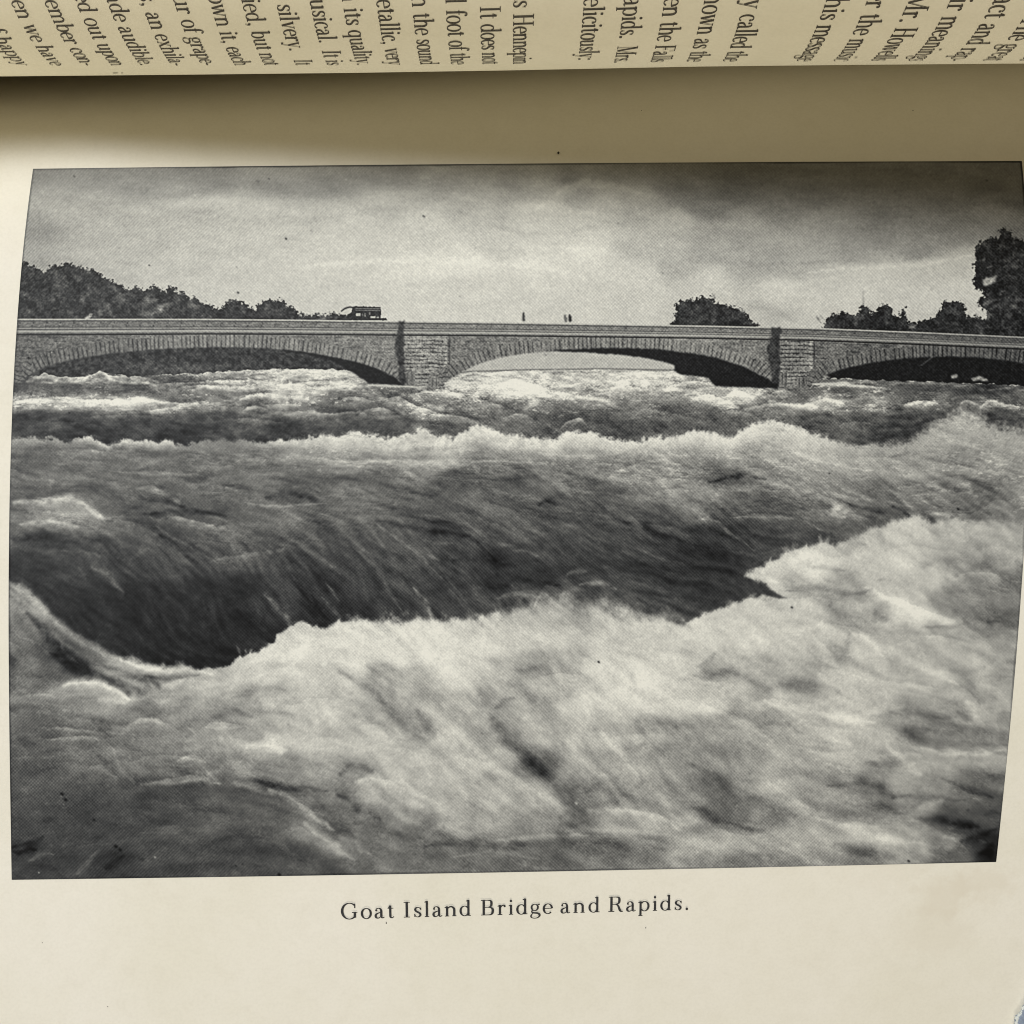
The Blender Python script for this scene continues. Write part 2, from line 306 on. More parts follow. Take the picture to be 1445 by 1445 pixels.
STR_A = [([(40,538),(60,531),(80,537)],4,60),([(60,540),(130,537),(210,540)],3.5,70),([(120,535),(141,527),(160,536)],5,55),([(185,536),(205,535),(225,540)],2,70),([(160,543),(200,545),(215,541)],1.4,-50),
 ([(20,569),(80,566),(140,569),(200,564),(235,565)],5,38),([(160,572),(190,562),(215,564),(250,569),(300,568)],2.4,50),([(180,578),(240,577),(275,569)],2.8,50),([(20,577),(60,576),(105,579)],2,30),
 ([(240,540),(290,537),(340,536)],1.8,28),([(265,531),(290,528),(310,530)],1.5,50),([(270,550),(300,546),(330,548),(360,549)],4.5,40),([(320,566),(345,561),(370,558)],4,60),([(340,577),(360,574)],3,45),
 ([(360,527),(400,523),(440,524),(480,524)],3,40),([(405,536),(415,539),(470,537)],1.2,-90),([(420,543),(460,540),(500,543),(520,544)],4,40),([(365,545),(395,538),(410,548)],5,40),
 ([(370,560),(390,556),(405,562)],6,38),([(417,562),(428,558),(434,563)],6,60),([(380,574),(400,570),(420,573)],5,30),([(365,585),(400,583),(430,580),(470,584),(500,582)],2.6,42),
 ([(480,560),(510,566),(540,563),(560,570)],2.3,35),([(450,552),(500,553),(530,549)],2,-30),([(520,544),(560,545),(600,546)],2,30),([(500,575),(530,590),(560,588),(590,582)],2.6,40),([(535,562),(560,570),(600,574)],2.6,35),
 ([(575,555),(590,564),(610,574),(630,572)],3.2,55),([(560,577),(575,585),(600,590),(620,586)],3,42),([(595,553),(615,553),(650,560)],2.6,50),([(635,560),(660,562),(665,570)],3,45),
 ([(610,585),(650,588),(665,592),(680,602)],2.8,60),([(580,600),(590,606)],3,40),([(592,582),(600,592),(640,612)],2,-20),
 ([(630,543),(660,542),(690,543)],3.2,45),([(690,545),(720,535),(760,545)],7,28),([(720,545),(760,555),(800,560),(860,566)],4,62),([(700,556),(740,566)],4,30),([(790,549),(820,551),(860,547)],2.3,-65),([(700,560),(660,566),(640,580)],3,20),
 ([(830,530),(880,527),(940,530),(955,531)],3,35),([(640,528),(700,531),(760,527),(820,525)],1.2,-55),([(820,524),(835,527),(850,524)],2.5,-70),([(860,540),(900,541),(960,543)],2.4,30),([(945,542),(980,535),(1005,540)],2.3,38),([(960,548),(985,546),(1005,545)],1.5,-60),
 ([(950,551),(975,552),(1000,549)],1.6,36),([(978,560),(1005,566),(1040,575)],5,70),([(1028,557),(1042,553),(1062,563)],5,62),([(900,548),(940,553),(960,566)],4,20),
 ([(720,590),(770,612)],3,-18),([(730,580),(790,600)],2,15),([(780,612),(790,605),(800,596),(815,594),(825,602)],2,34),([(810,598),(820,592),(832,604)],1.4,40),
 ([(800,560),(880,580),(960,590)],4,-8),([(1050,576),(1085,571),(1120,570),(1150,573)],2.8,45),([(1095,552),(1110,551)],2.5,50),([(1085,567),(1130,572),(1155,563),(1190,569)],3.2,60),([(1180,562),(1195,574)],3,30),
 ([(1100,580),(1160,590),(1200,604)],2,15),([(1175,584),(1230,586),(1290,583)],1.4,22),([(1278,571),(1300,567),(1322,570)],3.6,62),([(1330,572),(1342,573)],3,55),([(1355,570),(1365,566),(1380,570)],2.3,45),([(1385,574),(1397,566),(1415,572),(1445,576)],2.8,60),
 ([(1150,545),(1180,543),(1220,545),(1255,549)],1.8,80),([(1145,541),(1165,541)],2.4,80),([(1180,540),(1220,538),(1240,541)],1.4,60),([(1255,543),(1290,540),(1340,544),(1370,544)],1.6,55),([(1395,550),(1425,548),(1430,545),(1436,550),(1445,552)],1.8,80),
 ([(1300,584),(1320,580),(1335,586)],4,-22),([(1260,600),(1290,592),(1310,598)],1.5,18),([(1195,600),(1215,608),(1230,600)],1.5,18)]
STR_B = [([(60,640),(100,636),(180,638)],1.6,14),([(130,636),(140,638)],2,40),([(20,656),(100,653),(170,652)],1.8,16),([(90,664),(140,664)],2.0,-22),([(155,665),(200,668),(215,669)],1.5,42),([(230,669),(280,670)],1.4,26),([(70,677),(80,680)],3,25),
 ([(20,686),(70,683),(110,684)],2,18),([(100,688),(160,684)],2.5,-16),([(350,652),(400,656),(440,660)],2,-14),([(450,648),(520,652),(560,650)],2.2,30),([(500,655),(560,650),(640,655),(700,650),(770,655)],1.8,42),([(430,660),(520,662),(580,664)],2,-16),
 ([(560,662),(600,664),(660,668)],3,-20),([(600,685),(640,680),(700,690)],3,-14),([(640,672),(720,676),(780,668)],3,-16),([(760,640),(820,645),(870,640)],2,24),([(700,626),(760,632),(840,630),(900,640)],3,12),
 ([(900,640),(950,645),(1000,642),(1060,650)],1.8,18),([(870,665),(920,650),(960,656)],2,34),([(862,672),(900,680),(960,676)],2,26),([(910,660),(950,666),(980,672)],2,-26),([(955,655),(1000,664),(1040,676)],2,-20),
 ([(1000,680),(1040,672),(1080,676)],5,-36),([(1015,690),(1050,692),(1080,683)],1.6,34),([(1030,690),(1080,682),(1140,692)],2,18),([(1090,655),(1140,668),(1180,682)],2,20),([(1120,640),(1160,650),(1225,664)],3,26),([(1095,672),(1120,690),(1200,700),(1250,708),(1270,712)],1.5,34),
 ([(1150,668),(1190,690),(1230,702)],1.4,22),([(1130,700),(1170,704),(1200,712)],1.3,-26),([(1200,660),(1260,668),(1330,690),(1350,693)],2,20),([(1275,655),(1300,658)],2.4,-40),([(1320,658),(1350,656),(1380,660)],1.8,-38),([(1360,645),(1400,648)],1.8,-20),([(1250,645),(1290,640),(1320,650)],3,-20),
 ([(1310,668),(1350,676),(1380,672)],2.4,20),([(1330,684),(1360,674),(1390,680),(1400,700),(1380,715),(1345,722)],7,-11),([(1280,700),(1320,690),(1352,690)],3,-18),([(1340,704),(1360,694),(1380,700)],4,16),([(1300,706),(1335,724),(1345,728)],2,42),([(1270,705),(1300,720),(1340,730)],4,30),([(1260,715),(1290,732),(1330,738)],4,-26),
 ([(1230,705),(1260,715),(1290,722)],3,-18),([(1200,712),(1240,722),(1260,732)],4,-18),([(1170,722),(1182,717),(1194,722)],9,46),([(1175,730),(1190,728)],6,24),
 ([(1030,730),(1100,730),(1135,736),(1160,748)],1.5,46),([(1060,722),(1110,728),(1140,740)],2,-16),([(1085,718),(1110,730)],1.6,18),([(990,732),(1010,735),(1030,752),(1065,778)],1.7,44),([(965,715),(1000,728)],2,20),([(1000,745),(1040,765)],4,-16),([(880,735),(960,745),(1010,755)],5,-14),
 ([(1020,775),(1060,782),(1095,775)],2,22),([(1000,800),(1040,808)],5,-8),([(1065,795),(1100,778),(1112,770)],2.5,18),
 ([(20,710),(60,705),(100,703),(130,718),(145,732)],6,36),([(30,740),(70,735),(110,745)],7,26),([(120,712),(135,728),(155,732)],3,30),([(20,760),(80,758),(140,764)],8,-14),([(150,735),(165,741)],1.4,-40),([(95,735),(120,742)],4,-16),
 ([(195,690),(210,685),(225,692)],2.4,40),([(245,703),(255,712)],4,36),([(180,695),(200,690)],2,26),([(200,700),(240,705),(260,716)],6,-18),([(280,690),(310,683),(350,692)],2.4,-24),([(318,688),(335,693)],2,38),([(345,709),(380,714),(455,711)],1.6,52),([(375,702),(410,698),(450,704)],6,-20),([(345,703),(365,707)],2,-20),
 ([(212,730),(225,735),(240,730),(270,735),(300,742)],2.2,48),([(240,738),(280,743),(305,740)],2,24),([(205,725),(260,723),(320,728)],5,-22),([(220,742),(240,755),(290,785),(310,795)],1.8,36),([(215,748),(250,775),(280,795)],4,-18),([(300,745),(350,740),(400,740)],3,14),([(290,762),(350,768),(420,760),(450,765)],1.8,-28),([(300,790),(340,785),(400,775)],5,18),
 ([(180,745),(200,760),(230,775)],3,14),([(90,778),(120,780),(140,786)],3,22),([(130,798),(150,812),(175,836)],5.5,26),([(110,800),(120,812)],3,14),
 ([(370,770),(430,800),(470,830)],3,-14),([(400,770),(440,780),(480,810)],3,18),([(375,840),(400,865),(412,885)],5,36),([(350,835),(370,870)],1.8,16),([(415,820),(440,850)],4,-14),([(412,812),(425,830)],2,28),([(460,820),(478,848)],1.6,42),([(455,845),(480,868)],3,30),([(440,840),(450,860),(470,880)],3,-14),
 ([(495,770),(530,800),(552,840),(570,868)],2.2,40),([(480,765),(500,772),(520,778)],2.6,20),([(530,740),(560,760),(600,790),(650,850)],1.8,30),([(600,780),(620,792)],2.4,44),([(585,830),(600,850),(615,876)],3.2,60),([(560,800),(590,830)],3,10),([(620,800),(650,840),(665,865)],1.6,26),([(640,805),(660,835)],3,-14),([(560,790),(575,830),(580,865)],3,-8),
 ([(590,780),(610,820)],2,-14),([(530,735),(600,748),(660,760),(700,790)],5,-22),([(600,725),(660,742),(700,765),(760,785)],3,22),([(640,700),(680,730),(760,770)],1.5,18),([(560,690),(620,700),(660,712),(720,730)],3,12),([(500,700),(560,694),(620,700)],2.4,-18),
 ([(600,764),(620,767),(640,766)],2,24),([(665,745),(720,760),(780,770)],2,12),([(700,710),(760,728),(850,742),(900,760)],3,-14),([(740,700),(800,720),(860,730),(960,748)],1.8,20),([(760,712),(775,708),(785,713)],6,-30),([(800,740),(840,760),(900,775),(960,800)],2,18),([(820,755),(880,785),(940,810)],3,-14),([(880,765),(940,790),(1000,800)],2,14),([(880,745),(930,755),(1000,775)],3,-14),
 ([(640,790),(690,790),(730,800)],6,-10),([(800,810),(812,806),(825,808)],4,26),([(820,825),(850,822),(870,832)],4,34),([(700,845),(740,838),(760,842)],5,22),([(780,828),(810,845),(835,860)],2,26),([(860,810),(920,830),(960,850)],2.2,16),([(850,815),(900,835),(950,855)],3,-8),([(690,830),(740,820),(790,825)],4,-14),
 ([(200,860),(215,880)],2,12),([(250,830),(262,850)],2,10),([(195,895),(205,912)],1.5,16),([(300,820),(315,845)],2,10),([(660,826),(690,835)],3,14),([(885,720),(960,735)],2,-20),([(800,690),(880,700),(960,715),(1000,728)],2,22),([(830,680),(880,690),(940,705)],2.4,-18),([(600,735),(640,738)],3,-18),([(520,760),(560,780)],1.6,20)]
ZC = [(30,850,125),(30,900,110),(35,940,100),(30,970,115),(60,920,85),(75,940,90),(95,945,75),(100,975,140),(150,965,150),(170,985,150),(110,1000,118),(40,1000,110),(60,1020,96),(200,1000,125),(260,990,145),(300,965,165),(350,940,185),(400,910,195),(440,900,205),(500,895,208),(560,890,206),(620,890,205),(680,885,190),(740,870,170),(800,865,160),(860,875,195),(920,885,205),(970,890,205),
 (420,940,195),(500,930,205),(560,925,200),(620,915,208),(680,915,205),(740,905,190),(800,900,185),(860,905,200),(920,920,195),(980,925,180),(1020,895,200),(1080,870,190),(1140,860,185),
 (480,960,180),(540,950,150),(520,985,160),(580,960,165),(640,950,190),(700,940,165),(750,935,145),(800,930,160),(850,945,200),(900,960,205),(960,950,195),(1010,955,165),
 (300,1005,145),(360,1000,150),(420,990,170),(460,1005,175),(500,1020,165),(560,1015,155),(600,1000,160),(650,1000,165),(700,1000,150),(740,990,165),(790,970,160),(840,985,195),(900,990,195),(960,990,185),
 (60,1050,82),(130,1035,110),(190,1030,125),(250,1035,130),(300,1045,135),(350,1040,135),(400,1045,165),(450,1040,170),(500,1050,175),(540,1060,160),(580,1045,160),(620,1060,180),(660,1050,165),(690,1040,140),(760,1030,165),(820,1030,160),(860,1035,165),(910,1035,165),(960,1030,140),
 (60,1090,81),(130,1075,101),(180,1070,110),(240,1075,112),(300,1080,115),(350,1085,120),(400,1090,130),(450,1090,150),(500,1090,135),(540,1100,175),(600,1090,175),(650,1090,180),(700,1080,165),(760,1080,110),(820,1080,140),(860,1080,150),(910,1070,150),(960,1075,150),
 (60,1130,75),(130,1130,71),(200,1115,79),(260,1120,81),(320,1125,87),(380,1125,85),(430,1130,101),(480,1120,120),(530,1120,160),(580,1130,165),(640,1130,165),(700,1120,170),(760,1125,160),(820,1120,120),(870,1130,140),(920,1110,130),(960,1130,140),
 (60,1170,67),(130,1170,69),(200,1165,73),(260,1165,79),(320,1165,81),(380,1160,89),(430,1165,114),(480,1150,98),(530,1150,110),(580,1150,135),(640,1160,150),(700,1160,155),(760,1160,140),(820,1160,120),(870,1160,155),(920,1155,160),(970,1165,155),
 (40,1210,61),(100,1215,63),(160,1220,55),(230,1210,69),(300,1210,75),(360,1210,71),(420,1215,77),(470,1190,105),(520,1195,100),(570,1200,105),(620,1190,100),(680,1195,98),(740,1200,96),(800,1200,98),(860,1200,100),(920,1200,120),(970,1200,160),(600,1170,110),(550,1215,115),(450,1225,81),(520,1225,95),
 (1100,800,185),(1150,780,200),(1160,800,205),(1120,820,170),(1180,820,150),(1200,780,180),(1230,770,172),(1280,750,190),(1300,780,175),(1250,810,172),(1350,760,165),(1420,760,165),(1350,790,150),(1420,790,150),(1390,805,118),(1430,820,100),(1320,820,170),(1380,830,130),(1420,845,120),
 (1200,840,160),(1250,840,175),(1270,860,190),(1300,870,175),(1340,850,135),(1400,870,105),(1430,875,95),(1330,880,150),(1160,890,175),(1110,900,190),(1060,910,195),(1180,860,150),(1240,870,150),(1260,880,170),(1310,900,165),(1380,890,150),(1430,900,150),
 (1060,940,165),(1120,940,165),(1180,930,150),(1220,920,175),(1270,930,160),(1330,920,160),(1390,930,165),(1070,970,150),(1130,965,140),(1180,960,175),(1240,960,165),(1300,960,165),(1360,950,155),(1420,960,150),
 (1010,990,185),(1060,1000,170),(1110,985,170),(1170,995,185),(1230,990,175),(1290,1010,150),(1350,1000,130),(1350,975,160),(1390,1000,155),(1420,1010,150),(1020,1020,140),(1080,1015,140),(1130,1025,160),(1180,1035,175),(1240,1040,155),(1290,1035,115),(1350,1040,115),(1400,1045,120),
 (1010,1060,135),(1060,1060,145),(1110,1070,165),(1160,1065,160),(1210,1070,155),(1250,1065,145),(1300,1070,165),(1350,1070,160),(1400,1070,150),
 (1010,1110,115),(1050,1120,130),(1100,1110,150),(1140,1105,145),(1190,1100,130),(1230,1110,115),(1280,1100,160),(1320,1100,140),(1370,1105,110),(1400,1110,100),(1010,1150,105),(1050,1160,125),(1100,1150,125),(1150,1140,150),(1200,1140,130),(1240,1140,120),(1290,1140,130),(1340,1150,85),(1390,1150,78),
 (1010,1190,165),(1060,1190,155),(1110,1190,155),(1160,1180,155),(1200,1170,165),(1250,1180,165),(1290,1190,150),(1340,1190,115),(1390,1190,55),(1400,1210,35),(1350,1210,100),(1280,1210,135),(1220,1210,110),(1170,1210,140),(1110,1210,120),(1050,1215,120),(1370,1170,75),(1000,1215,135)]
FOAM = [(-20,812),(13,816),(30,826),(50,840),(66,852),(80,872),(100,888),(130,905),(160,922),(200,934),(250,940),(306,944),(322,940),(338,928),(352,921),(375,912),(388,903),(398,890),(412,882),(430,878),(440,886),(458,884),(475,876),(500,877),(530,874),(560,879),(590,874),(615,880),(640,872),(665,876),(682,868),(700,866),(725,862),(748,852),(762,846),(780,840),(795,838),(812,850),(840,853),(868,856),(890,866),(920,868),(950,876),(968,880),(985,872),(1005,862),(1025,852),(1045,848),(1075,840),(1112,845),(1090,830),(1060,818),(1045,812),(1062,802),(1080,796),(1098,788),(1110,776),(1122,778),(1140,769),(1160,763),(1175,770),(1192,764),(1220,750),(1250,741),(1272,733),(1290,729),(1306,738),(1330,734),(1352,732),(1380,737),(1410,734),(1480,738),(1480,1260),(-20,1260)]
WEDGE = [(960,868),(985,846),(1010,835),(1040,824),(1060,822),(1078,828),(1096,836),(1114,845),(1098,843),(1078,838),(1050,845),(1030,846),(1005,856),(985,868),(968,878)]
SPLASH = [(412,885,8,-10,1.4),(440,890,-3,-12,1.2),(480,878,5,-8,1.2),(615,880,-6,-16,1.5),(665,876,-3,-15,1.4),(640,876,4,-9,1.2),(700,868,7,-9,1.3),(750,850,9,-9,1.4),(795,840,6,-8,1.4),(345,925,-6,-14,1.2),(352,922,4,-8,1.1),(1050,850,14,-16,1.3),(1030,852,9,-10,1.2),(1110,782,-6,-14,1.2),(1120,778,2,-16,1.3),(1130,775,6,-12,1.2),(1160,766,-4,-13,1.3),(1164,764,2,-10,1.3),(1080,795,4,-8,1.2),(1225,750,-3,-9,1.3),(1255,740,-4,-6,1.2),(1300,732,4,-6,1.4),(1360,735,-3,-5,1.3),(985,872,6,-7,1.2)]
STR_C = [([(540,1000),(580,1030),(620,1070),(680,1110)],9,-12),([(480,950),(520,970),(545,995)],7,-26),([(520,940),(545,955),(555,975)],6,-16),([(460,1000),(520,1030),(560,1060)],8,16),([(560,990),(600,1010),(640,1060),(700,1090)],9,14),([(500,1010),(530,1020),(545,1030)],7,-18),([(590,1005),(600,1020),(615,1035)],8,-26),
 ([(640,1030),(690,1075),(760,1120),(800,1140)],6,16),([(695,1015),(715,1040),(745,1072),(775,1095)],15,-27),([(715,1045),(750,1075),(785,1108),(812,1138),(822,1146)],14,-26),([(700,1070),(750,1085)],8,-10),([(740,1015),(770,1040),(810,1070),(860,1100)],7,12),([(790,1040),(830,1075),(870,1115)],6,10),
 ([(815,1050),(850,1085),(880,1120)],7,-12),([(845,1030),(880,1070),(900,1090)],5,16),([(720,965),(750,985),(800,985)],9,-12),([(700,1000),(712,990),(725,985)],5,-24),([(735,945),(765,940),(780,950)],8,-18),([(770,900),(800,915),(850,935)],8,-10),
 ([(840,1029),(880,1024),(930,1022),(975,1026)],8,-16),([(870,1037),(905,1032)],8,-14),([(878,1050),(892,1056),(908,1050)],7,-16),([(930,1060),(960,1070),(1000,1090)],9,-14),([(980,1080),(1020,1110),(1040,1130)],12,-14),([(830,1115),(850,1110),(870,1130)],8,-22),([(880,1120),(930,1140),(960,1150)],7,-18),
 ([(870,945),(900,960),(960,975)],12,10),([(860,930),(885,945),(895,965)],5,-18),([(920,955),(940,975)],6,-12),([(900,985),(950,1000),(1000,1000)],10,12),([(960,960),(1000,950),(1040,950)],6,-22),([(990,955),(1030,960),(1060,950)],8,-14),
 ([(505,1100),(530,1098),(560,1105),(590,1120),(620,1135)],6,20),([(480,1090),(500,1080),(525,1088)],7,-30),([(480,1120),(500,1135),(505,1145)],6,-30),([(500,1160),(540,1170),(600,1185)],10,-14),([(600,1193),(650,1190),(700,1194),(740,1192)],6,-20),([(720,1188),(800,1190),(880,1192),(940,1198)],8,-12),([(640,1210),(700,1203),(760,1212)],4,16),([(600,1180),(620,1166),(660,1160)],5,10),([(700,1185),(760,1182),(830,1178)],4,18),
 ([(830,1145),(870,1142),(920,1150),(960,1170)],5,22),([(800,1172),(870,1170),(940,1178)],4,14),([(790,1165),(830,1160)],6,-14),
 ([(480,1180),(500,1190),(520,1205)],5,20),([(430,1160),(460,1185),(500,1215)],6,30),([(440,1150),(470,1165),(500,1180)],5,-18),([(380,1115),(410,1125),(440,1150),(470,1170)],5,34),([(330,1105),(360,1115),(385,1120)],4,22),([(360,1100),(400,1110),(460,1115)],5,-26),
 ([(200,1105),(240,1106),(280,1100),(310,1108)],4,30),([(290,1085),(300,1098),(310,1106)],4,16),([(190,1070),(220,1078),(260,1080),(300,1074)],2.6,22),([(250,1072),(265,1068),(290,1075)],2.4,44),([(240,1082),(270,1086),(310,1084)],3,-22),([(210,1090),(260,1095),(300,1090)],3,10),([(350,1055),(380,1050),(400,1060)],8,34),([(290,1025),(310,1028),(340,1026)],3,34),([(300,1012),(330,1005),(355,1010)],6,-22),([(260,1050),(275,1038),(265,1028)],2.4,36),([(180,1030),(190,1020),(215,1015),(235,1025)],3.4,38),
 ([(55,1031),(70,1027),(100,1029),(150,1033),(190,1036)],2,34),([(55,1043),(90,1043),(120,1040),(150,1050),(165,1060)],2.2,38),([(130,1038),(150,1045)],3,30),([(20,1068),(60,1070),(85,1066)],1.8,30),([(60,1060),(120,1056),(130,1050)],3,-20),([(150,1040),(180,1038),(200,1045)],3,-20),([(120,1080),(140,1085),(165,1095)],3.4,38),([(160,1060),(170,1085),(190,1105)],4,18),([(130,1060),(150,1075)],5,-14),([(20,1045),(50,1050)],6,-14),
 ([(90,968),(110,962),(140,963),(165,972),(180,985)],5,26),([(140,988),(170,990),(200,985)],6,18),([(20,975),(60,978),(90,972)],6,14),([(88,1003),(98,1002)],2,40),([(110,1010),(150,1018),(190,1022)],5,-16),([(210,985),(230,970),(250,960)],3,24),([(235,975),(250,965),(262,958)],3,26),([(330,985),(370,970),(400,975)],6,-12),([(370,990),(385,995)],8,20),([(400,930),(430,920),(460,935)],9,14),
 ([(80,1195),(110,1190),(160,1185)],3,16),([(15,1198),(35,1192),(55,1188),(60,1182)],5,-22),([(20,1202),(50,1198)],5,-28),([(40,1214),(60,1207),(75,1205)],4,18),([(140,1200),(120,1220),(110,1232)],4,20),([(150,1190),(180,1185)],2,22),([(200,1175),(240,1175),(260,1172)],2.4,26),([(240,1138),(270,1140)],2,26),([(240,1198),(260,1203)],2.4,26),([(260,1150),(300,1158),(350,1160)],3,14),([(180,1160),(220,1165)],3,14),([(190,1130),(215,1120)],10,-6),([(150,1225),(175,1208)],6,-14),([(80,1228),(50,1222)],5,-10),([(170,1140),(240,1155)],3,10),
 ([(1120,790),(1140,785),(1160,790)],8,14),([(1085,800),(1075,812),(1100,825)],5,16),([(1110,835),(1150,830),(1190,838),(1230,832)],5,-22),([(1150,800),(1190,805)],5,-26),([(1160,810),(1170,822)],5,-14),([(1200,760),(1220,770)],6,-14),([(1240,750),(1250,780)],6,-10),([(1310,748),(1340,755)],5,-14),([(1380,752),(1420,760)],6,-10),
 ([(1300,800),(1340,790),(1400,800)],6,-10),([(1355,812),(1385,806),(1410,812),(1435,822)],3,46),([(1330,830),(1370,835),(1400,840)],6,-14),([(1395,835),(1425,842)],3,24),([(1300,830),(1330,850),(1370,868),(1400,880)],8,-14),([(1220,830),(1270,850),(1300,865),(1360,880),(1390,880)],7,26),([(1236,862),(1238,870),(1250,873)],5,-20),([(1245,870),(1255,872)],2.4,34),([(1230,885),(1280,875)],5,10),([(1170,855),(1190,870),(1210,890)],9,-14),([(1080,880),(1120,890),(1160,880)],8,14),([(1010,925),(1000,935),(985,940)],5,-24),
 ([(1200,890),(1225,905),(1245,925)],5,22),([(1200,895),(1195,915),(1185,930)],7,-14),([(1310,898),(1340,905),(1370,912)],3,24),([(1300,885),(1370,880),(1410,876)],4,-20),([(1160,930),(1190,945),(1230,960)],7,18),([(1060,960),(1090,970),(1140,965),(1180,975)],9,-16),([(1020,945),(1060,940)],6,-10),([(1300,945),(1330,955),(1350,965)],5,18),([(1340,945),(1365,955),(1375,970)],6,-18),([(1360,960),(1375,980),(1400,990)],8,-10),([(1365,990),(1375,1010)],7,22),
 ([(1050,1000),(1070,1005),(1085,1015)],3,-38),([(1020,1010),(1060,1008)],7,-14),([(1080,990),(1120,1000),(1180,1010),(1230,1020)],6,22),([(1120,1010),(1160,1035),(1200,1050)],7,12),([(1000,1000),(1050,1020),(1090,1045)],5,14),([(1110,1020),(1130,1035)],4,-16),([(1230,1010),(1280,1005),(1340,1012)],6,-12),([(1275,1030),(1300,1045),(1340,1050),(1390,1050),(1420,1052)],6,-16),([(1280,1028),(1310,1030)],7,-14),([(1300,1055),(1350,1065),(1420,1060)],4,22),([(1390,1056),(1425,1066)],1.6,-24),([(1400,1020),(1408,1030)],3,34),([(1350,1005),(1370,1015)],5,-18),
 ([(1140,1060),(1165,1066),(1180,1070)],2.2,34),([(1150,1072),(1170,1078),(1200,1085)],2.4,30),([(1130,1052),(1170,1058),(1200,1058)],2.4,-24),([(1190,1065),(1220,1058),(1240,1065),(1260,1075)],3,16),([(1220,1076),(1240,1082)],5,-24),([(1185,1090),(1200,1090),(1220,1085)],2,22),([(1250,1050),(1280,1075),(1300,1095)],7,20),([(1170,1110),(1220,1105),(1260,1125)],7,-24),([(1200,1135),(1240,1140),(1280,1150)],5,-18),([(1170,1130),(1230,1145),(1290,1160)],3,20),([(1260,1125),(1310,1125),(1360,1130)],5,-16),([(1300,1140),(1330,1130)],6,18),
 ([(1345,1115),(1370,1125),(1390,1132)],2,34),([(1330,1100),(1370,1115),(1400,1125)],4,-20),([(1300,1155),(1340,1160),(1380,1165)],8,-28),([(1350,1190),(1380,1180),(1405,1170)],8,-20),([(1385,1205),(1400,1195)],9,-26),([(1390,1150),(1412,1148)],6,-14),([(1398,1155),(1402,1156)],1.8,60),([(1380,1186),(1390,1190)],2.4,36),([(1280,1150),(1320,1175),(1360,1190)],5,16),
 ([(1085,1105),(1110,1120),(1140,1140)],5,20),([(1060,1125),(1090,1135),(1120,1150)],9,-16),([(980,1140),(1020,1160),(1060,1172)],8,-22),([(1030,1160),(1060,1171),(1080,1172)],4,-20),([(1025,1140),(1045,1158),(1070,1168)],3,24),([(980,1180),(1040,1184),(1080,1182)],3,-16),([(970,1195),(1010,1194)],3,-20),([(1150,1155),(1200,1168),(1260,1185),(1300,1190)],7,20),([(1180,1190),(1230,1205),(1260,1212)],9,-22),([(1105,1195),(1130,1210),(1140,1218)],5,20),([(1060,1205),(1090,1210)],6,-18),([(1000,1090),(1020,1105),(1035,1125)],6,-8),([(970,1040),(1000,1060),(1030,1075)],8,-10)]
STR_D = [([(10,832),(40,852),(65,880),(85,905),(110,920)],6,16),([(8,822),(35,836),(60,856),(80,878),(110,902),(150,922),(200,940),(240,948)],6,34),([(20,830),(60,862),(100,898),(150,926)],2,16),([(170,932),(210,944),(260,946),(300,950)],4,34),([(200,954),(240,958),(280,952)],4,-34),
([(40,868),(58,885),(75,905),(95,925),(125,945),(160,960),(195,975)],9,-46),([(60,880),(75,888)],6,-24),([(75,925),(105,945),(145,960),(180,978)],9,-44),([(150,940),(180,950),(215,962),(225,972)],6,-40),([(180,955),(210,965),(200,978)],6,-26),([(15,870),(35,900),(55,935)],8,10),([(10,925),(20,940)],8,-34),([(85,905),(90,920),(110,935)],2,24),([(190,960),(205,950),(215,968)],2,20),([(225,975),(240,966),(262,958)],2.4,24),
([(88,968),(105,963),(135,963),(160,972),(182,988)],5,34),([(20,955),(50,962),(80,965)],5,8)]
TREES = [([(15,470),(15,372),(27,369),(35,369),(45,375),(55,381),(66,383),(72,376),(80,374),(87,376),(95,372),(110,376),(130,382),(145,390),(158,397),(170,404),(185,408),(192,405),(198,405),(205,411),(212,405),(225,405),(228,409),(233,413),(237,407),(242,403),(247,410),(253,413),(256,409),(262,417),(275,422),(290,428),(300,433),(312,438),(318,428),(325,425),(331,426),(340,425),(347,427),(353,434),(360,436),(366,428),(375,425),(388,423),(398,425),(405,431),(418,433),(423,444),(432,447),(440,444),(448,442),(456,446),(462,444),(470,441),(478,443),(490,444),(500,456),(500,470)],52,16),
 ([(944,465),(945,456),(952,450),(953,440),(952,432),(958,428),(963,424),(972,424),(978,421),(984,423),(987,418),(993,420),(1002,419),(1007,421),(1011,429),(1016,431),(1022,430),(1030,433),(1042,436),(1051,437),(1053,443),(1059,449),(1061,454),(1068,459),(1068,466)],46,15),
 ([(1160,470),(1162,459),(1168,449),(1178,443),(1188,440),(1196,441),(1204,446),(1210,440),(1214,434),(1220,431),(1228,437),(1231,444),(1236,436),(1244,432),(1249,428),(1256,433),(1262,444),(1267,449),(1271,441),(1276,434),(1279,446),(1282,456),(1300,452),(1318,450),(1321,442),(1328,436),(1333,427),(1345,425),(1357,427),(1362,436),(1364,447),(1378,446),(1392,451),(1460,446),(1460,482),(1160,475)],40,14),
 ([(1384,470),(1388,452),(1394,441),(1382,433),(1381,424),(1390,415),(1376,407),(1371,396),(1377,386),(1373,376),(1376,366),(1373,354),(1378,345),(1386,340),(1397,338),(1405,336),(1413,334),(1410,326),(1412,318),(1418,320),(1421,326),(1427,327),(1430,338),(1440,339),(1465,336),(1465,480),(1384,480)],36,15)]
